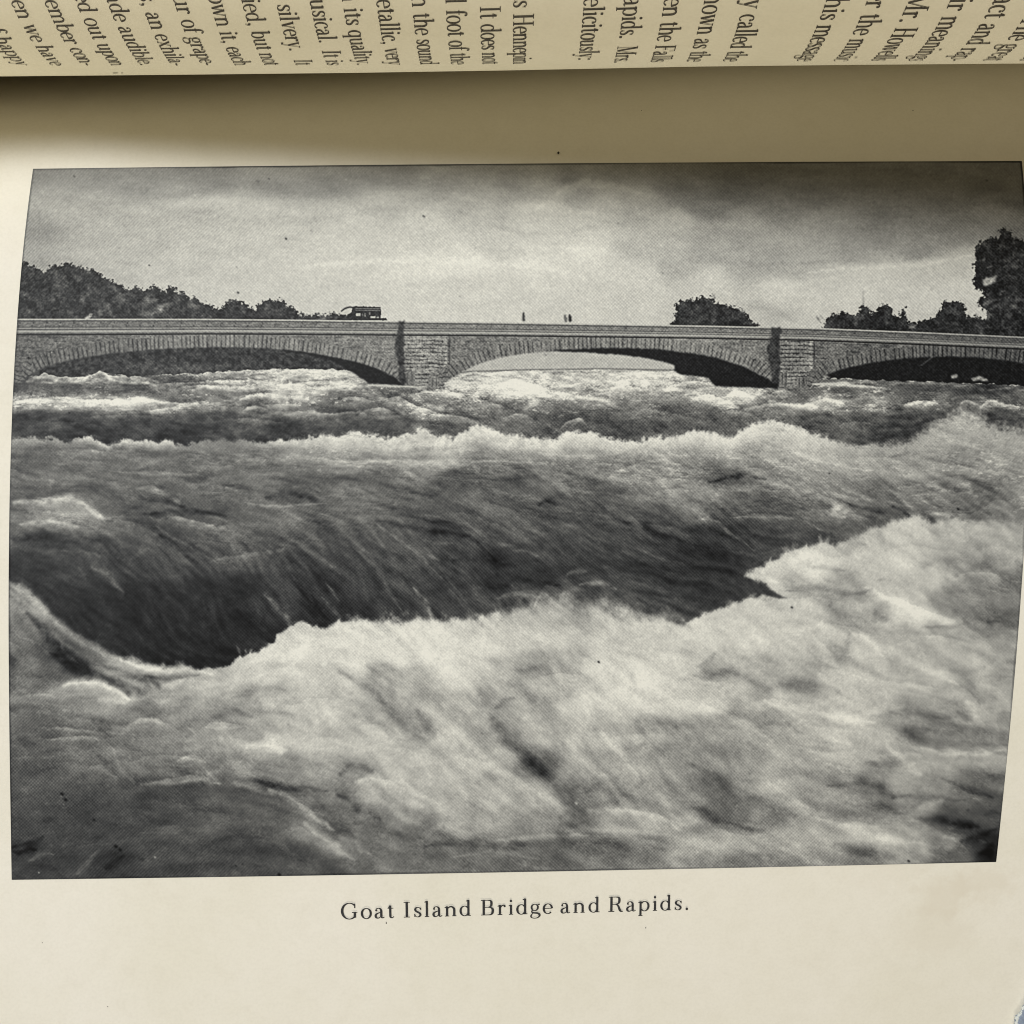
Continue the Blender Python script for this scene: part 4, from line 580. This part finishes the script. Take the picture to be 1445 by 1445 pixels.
    for k in range(110):
        x0, y0 = rs.uniform(20, 1440), rs.uniform(235, 1230); dark = rs.rand() < .55
        stroke(T, [(x0, y0), (x0+.8, y0+.5)], rs.uniform(.5, .95), -34 if dark else 26, wob=0, taper=0, tex=0)
    ua_ = .12+.38*smooth(560, 535, GY)+.15*smooth(640, 600, GY); T = T+ua_*(T-blur(T, 2.0))
    t = np.clip(T, 14, 250); t = np.where(t > 182, 182+(t-182)*.70, t)
    # crossed 45 degree screen, a little out of step over the plate, weaker towards the soft right edge
    ph = 1.1*fbm(GX/170, GY/150, 95, 2)
    la = np.cos(2*np.pi*((GX+GY*.97)*.70711/3.45+ph)); lb = np.cos(2*np.pi*((GX-GY*1.02)*.70711/3.5-ph*.8))
    ka = .35+.65*smooth(-.5, .5, vnoise(GX/230+4, GY/260, 96)+.5*smooth(800, 300, GX)-.2)
    kb = .15+.85*smooth(-.4, .5, vnoise(GX/240, GY/220, 97)+.6*smooth(450, 800, GX)-.3)
    soft = 1-.65*smooth(1120, 1350, GX)*smooth(560, 760, GY)-.5*smooth(330, 260, GY)
    body = np.clip(t*(238-t)/9000, .22, 1.3)*soft
    t = t+SCREEN*body*(ka*la+kb*lb)*(.75+.35*vnoise(GX/2.3, GY/2.3, 98))
    g = rs.normal(0, 1, t.shape).astype(F32); g2 = rs.normal(0, 1, t.shape).astype(F32)
    t = t+(GRAIN*blur(g, 1.0)*2.2+6*blur(g2, .5))*np.clip(t/100, .5, 1.15)*np.clip(soft+.25, .6, 1)
    return np.clip(t, 6, 226)

CONTRAST, MIDT = 1.09, 106
# ================================================================== the book
book = bpy.data.objects.new('open_book', None); scene.collection.objects.link(book)
book['label'] = 'open old book showing a black and white printed picture of a stone bridge over rapids'
book['category'] = 'book'
lin = lambda a, b, n: [a+(b-a)*i/(n-1) for i in range(n)]
leaf = grid_obj('plate_page', lambda x, y: plate_pt(x, y), lin(-1680, 1000, 100), lin(-860, 880, 74), M_PLATE, book, .8)
# a faint brownish stain with its own outline near the lower right corner
nt = M_PLATE.node_tree; b = nt.nodes['Principled BSDF']; src = b.inputs['Base Color'].links[0].from_socket
co = nt.nodes.new('ShaderNodeTexCoord').outputs['Object']; keep = None
for cx, cy, rx, ry, k in ((652, -578, 42, 34, .55), (712, -560, 50, 26, .5), (640, -640, 55, 40, .3), (560, -520, 60, 50, .2)):
    vm = nt.nodes.new('ShaderNodeVectorMath'); vm.operation = 'SUBTRACT'; nt.links.new(co, vm.inputs[0]); vm.inputs[1].default_value = (cx*SC, cy*SC, -.012)
    vs2 = nt.nodes.new('ShaderNodeVectorMath'); vs2.operation = 'MULTIPLY'; nt.links.new(vm.outputs[0], vs2.inputs[0]); vs2.inputs[1].default_value = (1/(rx*SC), 1/(ry*SC), 0)
    vl = nt.nodes.new('ShaderNodeVectorMath'); vl.operation = 'LENGTH'; nt.links.new(vs2.outputs[0], vl.inputs[0])
    ad = nt.nodes.new('ShaderNodeMath'); ad.operation = 'ADD'; nt.links.new(vl.outputs['Value'], ad.inputs[0])
    nm = nt.nodes.new('ShaderNodeMath'); nm.operation = 'MULTIPLY_ADD'; nt.links.new(noise(nt, 420, 5, co, .65), nm.inputs[0]); nm.inputs[1].default_value = 2.6; nm.inputs[2].default_value = -1.3
    nt.links.new(nm.outputs[0], ad.inputs[1])
    mr = nt.nodes.new('ShaderNodeMapRange'); mr.inputs[1].default_value = 1.35; mr.inputs[2].default_value = .55; mr.inputs[3].default_value = 0; mr.inputs[4].default_value = k
    nt.links.new(ad.outputs[0], mr.inputs[0]); src = mixc(nt, src, (.66, .61, .50), mr.outputs[0])
nt.links.new(src, b.inputs['Base Color'])
leaf['label'] = 'cream plate leaf with bridge picture and caption'
blk = grid_obj('page_block', lambda x, y: plate_pt(x, y, -4), lin(-1670, 990, 46), lin(-852, 780, 30), M_EDGE, book, 110)
down = lambda a, q: q if q > 0 else q*(face_z(a)+620)/1000.      # every part of the leaf reaches the gutter
fp = grid_obj('facing_page', lambda a, q: face_pt(a, down(a, q)), lin(-1700, 1000, 90), lin(-1000, 0, 40)[:-1]+lin(0, 1150, 80), M_TEXT, book, .8)
fp['label'] = 'curling text leaf with lines printed sideways'
fb = grid_obj('page_block', lambda a, q: face_pt(a, down(a, q), -4), lin(-1690, 990, 56), lin(-960, 1140, 70), M_EDGE, book, 90)
# ---- the halftone plate
plate_tones = paint_plate()
IW, IH = 2000, 1432
s_, t_ = np.meshgrid((np.arange(IW)+.5)/IW, (np.arange(IH)+.5)/IH)
xx = RX0+(RX1-RX0)*s_; yy = RY1+(RY0-RY1)*t_          # t upwards
c_, n_ = math.cos(ROT), math.sin(ROT); xr = c_*xx-n_*yy+SKEW*yy; yr = n_*xx+c_*yy; zr = plate_z(xr, yr)
k_ = CAM_H/(CAM_H-zr); SX = (722.5+xr*k_-PX0)*PS-.5; SY = (722.5-yr*k_-PY0)*PS-.5   # sheet coordinates of the digitised drawing
SX = np.clip(SX, 0, PW-1.01); SY = np.clip(SY, 0, PH-1.01)
ix = SX.astype(int); iy = SY.astype(int); fx = SX-ix; fy = SY-iy; P = plate_tones
tone = (P[iy, ix]*(1-fx)+P[iy, ix+1]*fx)*(1-fy)+(P[iy+1, ix]*(1-fx)+P[iy+1, ix+1]*fx)*fy
ex = np.minimum(np.minimum(s_, 1-s_)*IW, np.minimum(t_, 1-t_)*IH)      # inked rule round the block
edge_w = 2.2+.9*vnoise((s_*IW/40).astype(F32), (t_*IH/40).astype(F32), 12)
tone = tone*(1-(.40+.25*s_)*np.clip(1-(ex-edge_w)/2.0, 0, 1)*(.5+.5*vnoise((s_*9).astype(F32), (t_*7).astype(F32), 13)))
tn = np.clip((tone-108)*CONTRAST+MIDT, 8, 224)/255.
w = np.clip(tn, 0, 1)[..., None]
tint = np.array([.985, .995, .995])*(1-w)+np.array([1.0, .996, .945])*w
drk = np.clip(1-tn/.35, 0, 1)[..., None]; tint = tint*(1-drk)+np.array([.96, 1.0, 1.05])*drk
rgb = np.clip(tn[..., None]*tint, 0, 1).astype(np.float32)
img = bpy.data.images.new('halftone_plate', IW, IH, alpha=False, float_buffer=False)
buf = np.ones((IH, IW, 4), np.float32); buf[..., :3] = rgb
img.pixels.foreach_set(buf.ravel()); img.update(); img.pack()
mp, nt, b = mat('halftone_print', (.5, .5, .5), .55, .12)
tx = nt.nodes.new('ShaderNodeTexImage'); tx.image = img; tx.interpolation = 'Cubic'
co = nt.nodes.new('ShaderNodeTexCoord').outputs['Object']
gr = ramp(nt, noise(nt, 3500, 2, co), [(.2, (.93, .93, .93)), (.8, (1.05, 1.05, 1.05))])
nt.links.new(mixc(nt, tx.outputs[0], gr, 1.0, 'MULTIPLY'), b.inputs['Base Color'])
nu, nv = 96, 70; us = lin(0, 1, nu); vs = lin(0, 1, nv)
pr = grid_obj('photograph_print', lambda u, v: plate_pt(RX0+(RX1-RX0)*u, RY1+(RY0-RY1)*v, .7), us, vs, mp, leaf)
uvl = pr.data.uv_layers.new(name='plate')
for lp in pr.data.loops:
    i = lp.vertex_index; uvl.data[lp.index].uv = (us[i % nu], vs[i//nu])
pr['label'] = 'black and white halftone picture of an arched stone bridge above foaming river rapids'

# ================================================================== lettering: a bracketed old-style face drawn stroke by stroke
ST, HR = .078, .032
def ell(cx, cy, rx, ry, a0, a1, st=ST, hr=HR, n=16):
    out = []
    for i in range(n+1):
        a = math.radians(a0+(a1-a0)*i/n); c = abs(math.cos(a))
        out.append((cx+rx*math.cos(a), cy+ry*math.sin(a), hr+(st-hr)*c**1.6))
    return out
def V(x, y0, y1, w=ST): return [(x, y0, w), (x, y1, w)]
def H(x0, x1, y, w=HR): return [(x0, y, w), (x1, y, w)]
def D(x0, y0, x1, y1, w): return [(x0, y0, w), (x1, y1, w)]
def dot(x, y, r=.05): return [(x-r*.98, y, .02), (x-r*.7, y, r*1.4), (x, y, r*2), (x+r*.7, y, r*1.4), (x+r*.98, y, .02)]
def sf(x, y, l=.09): return [(x-l, y+HR/2, HR), (x+l, y+HR/2, HR)]
def sft(x, y, l=.09): return [(x-l, y-HR/2, HR), (x+l, y-HR/2, HR)]
def flag(x, y): return [(x-.10, y-.055, HR*.9), (x-.05, y-.035, HR*1.3), (x, y-.012, HR*1.5)]
def brk(x, y, w=ST, up=1): return [[(x, y+up*.025, w+.05), (x, y+up*.06, w)]]
def arch(x0, x1, y=.45):
    r = (x1-x0)
    return [(x0, y-.13, HR), (x0+r*.22, y-.05, HR*1.3), (x0+r*.48, y-.012, HR*1.7), (x0+r*.75, y-.03, ST*.8), (x0+r*.95, y-.10, ST), (x1, y-.17, ST), (x1, 0, ST)]
def scurve(x, y, w, h, st):
    P_ = [(.92, .80, HR), (.78, .95, HR), (.5, 1.0, HR), (.22, .93, st*.8), (.10, .78, st), (.22, .62, st), (.5, .51, st*1.05), (.8, .38, st), (.92, .22, st), (.78, .07, st*.8), (.5, 0, HR), (.2, .06, HR), (.06, .22, HR)]
    return [(x+w*a, y+h*b, c) for a, b, c in P_]
G_ = {
 'a': (.47, [V(.31, .06, .30), [(.31, .28, ST), (.30, .37, ST*.9), (.25, .435, HR*1.6), (.19, .45, HR), (.12, .43, HR), (.085, .39, HR)], dot(.095, .355, .04), [(.31, .27, HR), (.20, .235, HR*1.2), (.10, .18, ST*.8), (.065, .11, ST), (.09, .035, ST*.9), (.15, .005, HR*1.4), (.22, .02, HR), (.31, .09, HR)], [(.31, .07, ST), (.335, .02, ST*.7), (.38, .012, HR), (.44, .05, HR)]]),
 'b': (.53, [V(.11, .03, .72), flag(.11, .72), ell(.28, .225, .175, .22, 140, -140)]),
 'c': (.43, [ell(.235, .225, .18, .225, 52, 315), dot(.35, .355, .045)]),
 'd': (.54, [V(.40, .0, .72), flag(.40, .72), ell(.235, .225, .175, .22, 40, 320), [(.40, .02, HR), (.50, .02, HR)]]),
 'e': (.45, [ell(.23, .225, .18, .225, 4, 318), H(.07, .40, .245)]),
 'f': (.31, [V(.14, .0, .56), sf(.15, 0, .10), [(.14, .54, ST), (.155, .64, ST*.8), (.21, .70, HR*1.2), (.28, .705, HR), (.32, .67, HR)], dot(.315, .655, .04), H(.03, .28, .435)]),
 'g': (.48, [ell(.21, .30, .14, .145, 0, 360, ST*.85, HR, 22), [(.32, .39, HR), (.37, .44, HR*1.3), (.43, .44, HR*1.6)], [(.12, .19, HR), (.08, .13, HR*1.3), (.10, .075, ST*.7), (.20, .05, ST*.8), (.33, .035, ST*.9), (.41, -.02, ST), (.42, -.09, ST*.8), (.34, -.17, HR*1.2), (.2, -.195, HR), (.07, -.16, HR*1.3), (.045, -.09, ST*.7), (.08, -.02, HR), (.15, .055, HR)]]),
 'h': (.56, [V(.11, .0, .72), flag(.11, .72), sf(.11, 0), arch(.11, .42), sf(.42, 0)]),
 'i': (.27, [V(.13, .0, .45), flag(.13, .45), sf(.13, 0), dot(.125, .625, .052)]),
 'l': (.27, [V(.13, .0, .72), flag(.13, .72), sf(.13, 0)]),
 'k': (.53, [V(.11, 0, .72), flag(.11, .72), sf(.11, 0), D(.13, .17, .40, .43, HR), D(.20, .25, .42, .02, ST), sf(.43, 0), sft(.40, .45, .07)]),
 'm': (.84, [V(.11, .0, .45), flag(.11, .45), sf(.11, 0), arch(.11, .41), sf(.41, 0), arch(.41, .71), sf(.71, 0)]),
 'n': (.56, [V(.11, .0, .45), flag(.11, .45), sf(.11, 0), arch(.11, .42), sf(.42, 0)]),
 'o': (.49, [ell(.245, .225, .19, .23, 0, 360, ST, HR, 26)]),
 'p': (.54, [V(.11, -.21, .45), flag(.11, .45), sf(.11, -.225), ell(.285, .225, .175, .22, 140, -140)]),
 'q': (.53, [V(.41, -.21, .44), sf(.41, -.225), ell(.235, .225, .175, .22, 40, 320)]),
 'r': (.40, [V(.12, .0, .45), flag(.12, .45), sf(.12, 0, .10), [(.12, .28, HR), (.16, .36, HR*1.2), (.22, .425, HR*1.4), (.29, .44, HR*1.5), (.33, .42, HR*1.4)], dot(.325, .395, .045)]),
 's': (.38, [scurve(.05, .01, .28, .43, ST*.9), V(.322, .31, .43, HR*.9), V(.058, .02, .15, HR*.9)]),
 't': (.33, [V(.14, .08, .56), [(.14, .10, ST), (.15, .04, ST*.9), (.19, .008, HR*1.4), (.24, .012, HR), (.29, .06, HR)], H(.03, .27, .435), D(.06, .44, .13, .56, HR)]),
 'u': (.56, [V(.11, .12, .45), flag(.11, .45), [(.11, .14, ST), (.125, .05, ST*.9), (.18, .012, HR*1.5), (.26, .01, HR*1.2), (.34, .05, HR), (.41, .12, HR)], V(.41, .0, .45), flag(.41, .45), [(.41, .02, HR), (.51, .02, HR)]]),
 'v': (.50, [D(.10, .44, .25, .01, ST), D(.25, .01, .40, .44, HR), sft(.10, .45, .085), sft(.40, .45, .07)]),
 'w': (.72, [D(.09, .44, .23, .01, ST), D(.23, .01, .35, .44, HR), D(.35, .44, .49, .01, ST), D(.49, .01, .62, .44, HR), sft(.09, .45, .08), sft(.35, .45, .06), sft(.62, .45, .07)]),
 'x': (.50, [D(.09, .44, .39, .01, ST), D(.08, .01, .38, .44, HR), sft(.10, .45, .08), sft(.38, .45, .07), sf(.08, 0, .07), sf(.40, 0, .085)]),
 'y': (.50, [D(.10, .44, .26, .03, ST), D(.41, .44, .22, -.12, HR), [(.22, -.12, HR), (.17, -.20, HR*1.3), (.11, -.21, HR)], dot(.10, -.175, .045), sft(.10, .45, .085), sft(.41, .45, .07)]),
 'I': (.37, [V(.185, 0, .70, ST*1.1), sf(.185, 0, .13), sft(.185, .70, .13)]),
 'T': (.65, [V(.325, 0, .70, ST*1.1), sf(.325, 0, .12), H(.05, .60, .684), D(.045, .52, .06, .69, HR*1.2), D(.605, .52, .59, .69, HR*1.2)]),
 'H': (.76, [V(.17, 0, .70, ST*1.1), V(.59, 0, .70, ST*1.1), H(.17, .59, .36), sf(.17, 0, .12), sf(.59, 0, .12), sft(.17, .70, .12), sft(.59, .70, .12)]),
 'M': (.90, [V(.16, 0, .69, HR*1.1), V(.73, 0, .70, ST*1.1), D(.17, .69, .45, .02, ST*1.05), D(.45, .02, .72, .69, HR), sf(.16, 0, .10), sf(.73, 0, .12), sft(.13, .70, .09), sft(.76, .70, .10)]),
 'F': (.60, [V(.17, 0, .70, ST*1.1), sf(.17, 0, .13), H(.05, .54, .684), D(.545, .52, .53, .69, HR*1.2), H(.17, .40, .36), D(.40, .27, .40, .45, HR)]),
 'G': (.76, [ell(.37, .35, .31, .355, 48, 322, ST*1.15, HR*1.1, 22), D(.60, .48, .60, .68, HR*1.2), D(.56, .60, .60, .68, HR*1.3), V(.60, .05, .29, ST*1.1), H(.48, .70, .29)]),
 'B': (.68, [V(.17, 0, .70, ST*1.1), H(.05, .36, .684), H(.05, .38, .016), H(.17, .37, .365), [(.34, .684, HR), (.45, .67, ST*.7), (.50, .60, ST*1.05), (.50, .46, ST*1.05), (.44, .385, ST*.6), (.35, .365, HR)], [(.35, .365, HR), (.48, .345, ST*.7), (.555, .27, ST*1.1), (.55, .11, ST*1.1), (.47, .03, ST*.6), (.36, .016, HR)]]),
 'R': (.72, [V(.17, 0, .70, ST*1.1), sf(.17, 0, .13), H(.05, .36, .684), H(.17, .37, .35), [(.34, .684, HR), (.46, .67, ST*.7), (.515, .60, ST*1.05), (.51, .44, ST*1.05), (.45, .37, ST*.6), (.34, .35, HR)], [(.36, .35, HR*1.4), (.46, .28, ST*.8), (.54, .08, ST*1.1), (.60, .02, ST*.8), (.68, .02, HR)]]),
 '.': (.25, [dot(.12, .045, .055)]), ',': (.25, [dot(.12, .045, .052), [(.155, .04, ST*.6), (.15, -.03, HR*1.2), (.10, -.10, HR*.8)]]),
 '-': (.33, [H(.05, .28, .21, HR*1.9)]), ':': (.27, [dot(.13, .045, .055), dot(.13, .38, .055)]), "'": (.2, [D(.1, .70, .09, .56, HR*1.6)]), ' ': (.30, [])}
G_['I'] = (.39, G_['I'][1])
def resample(pl):
    if len(pl) < 4: return pl
    p = np.array(pl); q = np.vstack([2*p[0]-p[1], p, 2*p[-1]-p[-2]]); out = []
    for i in range(1, len(q)-2):
        for t in (0, .34, .67):
            a, b, c, d = q[i-1], q[i], q[i+1], q[i+2]
            out.append(.5*((2*b)+(-a+c)*t+(2*a-5*b+4*c-d)*t*t+(-a+3*b-3*c+d)*t**3))
    return out+[p[-1]]
def set_text(txt, em, track, put, V_, F_, heavy=1.0):
    """strokes of a line of text; put(u, v, lift) gives the point on the leaf; returns the advance"""
    u = 0.; n = 0
    for ch in txt:
        adv, strokes = G_[ch]
        for st in strokes:
            pl = resample(st); k = len(pl); base = len(V_); lift = .9+.04*(n % 9); n += 1
            for i, (x, y, w_) in enumerate(pl):
                a = pl[max(0, i-1)]; b_ = pl[min(k-1, i+1)]; dx, dy = b_[0]-a[0], b_[1]-a[1]; L = math.hypot(dx, dy) or 1
                nx, ny = -dy/L*w_*heavy/2, dx/L*w_*heavy/2
                V_.append(put(u+(x+nx)*em, (y+ny)*em, lift)); V_.append(put(u+(x-nx)*em, (y-ny)*em, lift))
            for i in range(k-1): F_.append((base+2*i, base+2*i+1, base+2*i+3, base+2*i+2))
        u += (adv+track)*em
    return u-track*em
def width(txt, em, track): return sum((G_[c][0]+track)*em for c in txt)-track*em

# caption under the picture
cap = [('Goat', 482, 556), ('Island', 569, 664.5), ('Bridge', 678, 779), ('and', 791, 846), ('Rapids.', 858, 972)]
CV, CF = [], []
def sheet_xy(px, py):                      # sheet coordinates -> leaf x, y
    x = px-722.5; y = 722.5-py
    for _ in range(4): k = CAM_H/(CAM_H-plate_z(x, y)); x = (px-722.5)/k; y = (722.5-py)/k
    return x, y
for wd, xa, xb in cap:
    A = sheet_xy(xa, 1296.8-(xa-482)*.0272); B = sheet_xy(xb, 1296.8-(xb-482)*.0272)
    L = math.hypot(B[0]-A[0], B[1]-A[1]); d = ((B[0]-A[0])/L, (B[1]-A[1])/L); em = 33.6
    tr = (L-width(wd, em, 0)+.06*em)/((len(wd)-1)*em)
    def put(u, v, lift, A=A, d=d):
        x = A[0]+(u-.03*em)*d[0]-v*d[1]; y = A[1]+(u-.03*em)*d[1]+v*d[0]; return (x, y, plate_z(x, y)+lift)
    set_text(wd, em, tr, put, CV, CF, 1.16)
co_ = mesh_obj('caption_lettering', CV, CF, M_INK, leaf, False)
co_['label'] = 'caption reading Goat Island Bridge and Rapids.'

# sideways text of the facing leaf: (words, sheet x where the line ends, words' room from the margin)
lines = [('hours of happy', 24, 0), ('when we have', 73, 0), ('remember con-', 117, 0), ('led out upon', 158, 0), ('made audible.', 199, 0), ('is, an exhila-', 243, 0),
 ('flavour of grape-', 286, 0), ('grown it, each', 332, 0), ('varied, but not', 374, 0), ('is silvery.   It', 418, 0), ('is musical.  It is', 462, 0), ('in its quality.', 504, 0),
 ('is metallic, very', 548, 0), ('than the sound', 593.5, 0), ('natural foot of the', 637, 0), ('        It does not', 681, 0), ('as Hennepin', 724, 0),
 ('felicitously:', 815.5, 16), ('Rapids.  Mrs.', 866, 0), ('when the Falls', 917.5, 0), ('known as the', 968.5, 0), ('ly called the', 1019.5, 0),
 ('this message', 1123.5, 0), ('over the music', 1175.5, 0), ('Mr. Howells', 1228, 0), ('their meanings', 1280.5, 0), ('cataract and rap-', 1335.5, 0), ('      The great', 1386, 0), ('and there of', 1437, 0)]
EM = 34.5
for i, (txt, pxe, room) in enumerate(lines):
    frac = (pxe-24)/1413.; q_end = 104*(1-frac)+52*frac+room
    a = (pxe-722.5)/1.1
    for _ in range(6):                     # where on the spine axis this line sits
        P_ = face_pt(a, q_end); k = CAM_H/(CAM_H-P_[2]); a += (pxe-(722.5+P_[0]*k))/k
    tr = -.005; Wd = width(txt, EM, tr)
    LV, LF = [], []
    def put(u, v, lift, a=a, q0=q_end+Wd): return face_pt(a+v, q0-u, lift)
    set_text(txt, EM, tr, put, LV, LF, .98)
    mesh_obj('text_line', LV, LF, M_INKT, fp, False)
# two faint strokes of set-off ink at the fold
LV, LF = [], []
for (pa, pb, q) in ((142, 150, 50), (155, 158, 50)):
    a0 = (pa-722.5)/1.06; a1 = (pb-722.5)/1.06; b0 = len(LV)
    LV += [face_pt(a0, q, .9), face_pt(a1, q+1, .9), face_pt(a1, q+4.5, .9), face_pt(a0, q+3, .9)]; LF.append((b0, b0+1, b0+2, b0+3))
mesh_obj('ink_mark', LV, LF, M_INKT, fp, False)
# specks on the plate leaf
rnd = random.Random(5)
for px, py, r in ((788, 216, 1.6), (545, 1302, .9), (911, 1309, .8), (905, 156, .7), (1288, 156, .7), (152, 1420, .5), (60, 1330, .5)):
    x, y = sheet_xy(px, py); n = 9
    vs_ = [(x+r*math.cos(6.283*j/n)*rnd.uniform(.7, 1.2), y+1.3*r*math.sin(6.283*j/n)*rnd.uniform(.7, 1.3)) for j in range(n)]
    mesh_obj('ink_speck', [(p[0], p[1], plate_z(*p)+.9) for p in vs_], [tuple(range(n))], M_INK, leaf, False)

# ================================================================== blue cloth lying over the corner of the leaf
mc, nt, b = mat('blue_cloth', (.23, .29, .40), .95, .1); co = nt.nodes.new('ShaderNodeTexCoord').outputs['Object']
x_ = ramp(nt, noise(nt, 900, 5, co, .7), [(.3, (.14, .17, .22)), (.55, (.24, .28, .35)), (.8, (.40, .43, .49))]); nt.links.new(x_, b.inputs['Base Color'])
bp = nt.nodes.new('ShaderNodeBump'); bp.inputs['Strength'].default_value = .8; bp.inputs['Distance'].default_value = .0004
nt.links.new(noise(nt, 1200, 4, co), bp.inputs['Height']); nt.links.new(bp.outputs[0], b.inputs['Normal'])
mh, _, _ = mat('pale_hem', (.60, .62, .58), .95, .1)
cloth = bpy.data.objects.new('blue_cloth', None); scene.collection.objects.link(cloth)
cloth['label'] = 'faded blue cloth with a pale frayed hem lying over the lower right page corner'; cloth['category'] = 'cloth'
E0 = np.array(sheet_xy(1454, 1394)); E1 = np.array(sheet_xy(1427, 1450)); dirv = (E1-E0)/np.linalg.norm(E1-E0); nrm = np.array([-dirv[1], dirv[0]])
if nrm[0] < 0: nrm = -nrm
def edge_line(t):                          # wavy outline of the cloth, t along it
    return E0+dirv*t+nrm*(2.5*math.sin(t*.09)+1.2*math.sin(t*.31+1)+((t-35)**2)*.0012)
def cloth_pt(t, r):
    p = edge_line(t)+nrm*(r if r > 0 else 0); h = 24*(1-math.exp(-max(r, 0)/9.))+1.5*math.sin(t*.2+r*.1)+2*math.sin(r*.13+t*.05)
    x, y = p; return (x, y, plate_z(min(x, 840), max(y, -840))+1+max(h, 0))
body = grid_obj('cloth_body', cloth_pt, lin(-60, 200, 70), [0, .6, 1.5, 3, 5, 8, 12, 17, 24, 34, 46, 60, 80, 105, 135, 170], mc, cloth)
def hem_pt(t, ph):
    p = edge_line(t)+nrm*(3.2+.9*math.sin(t*.9)); R = 3.4+.8*math.sin(t*.7+2)+.5*math.sin(t*2.1)
    p = p+nrm*R*math.cos(ph); x, y = p; return (x, y, plate_z(min(x, 840), max(y, -840))+5+R*math.sin(ph))
grid_obj('hem', hem_pt, lin(-60, 200, 240), [2*math.pi*j/10 for j in range(11)], mh, cloth)
FV, FF = [], []
for j in range(260):
    t = rnd.uniform(-60, 200); p = edge_line(t)+nrm*rnd.uniform(0, 5); a = rnd.uniform(0, 6.283); L = rnd.uniform(2, 6)
    d = np.array([math.cos(a), math.sin(a)])-nrm*.4; q = p+d*L; z = plate_z(*p)+rnd.uniform(3, 8); b0 = len(FV); s2 = np.array([-d[1], d[0]])*.28
    FV += [(p[0]-s2[0], p[1]-s2[1], z), (p[0]+s2[0], p[1]+s2[1], z), (q[0], q[1], z+rnd.uniform(-2, 2))]; FF.append((b0, b0+1, b0+2))
fz = mesh_obj('frayed_threads', FV, FF, mh, cloth, False); fz['kind'] = 'stuff'

# ================================================================== the table the book lies on
mt, nt, b = mat('table_wood', (.16, .10, .06), .5, .4); co = nt.nodes.new('ShaderNodeTexCoord').outputs['Object']
x_ = ramp(nt, noise(nt, 30, 6, co), [(.3, (.10, .06, .035)), (.7, (.20, .13, .08))]); nt.links.new(x_, b.inputs['Base Color'])
tb = mesh_obj('table', [(-4000, -4000, -420), (4000, -4000, -420), (4000, 4000, -420), (-4000, 4000, -420)], [(0, 1, 2, 3)], mt, None, False)
tb['kind'] = 'structure'
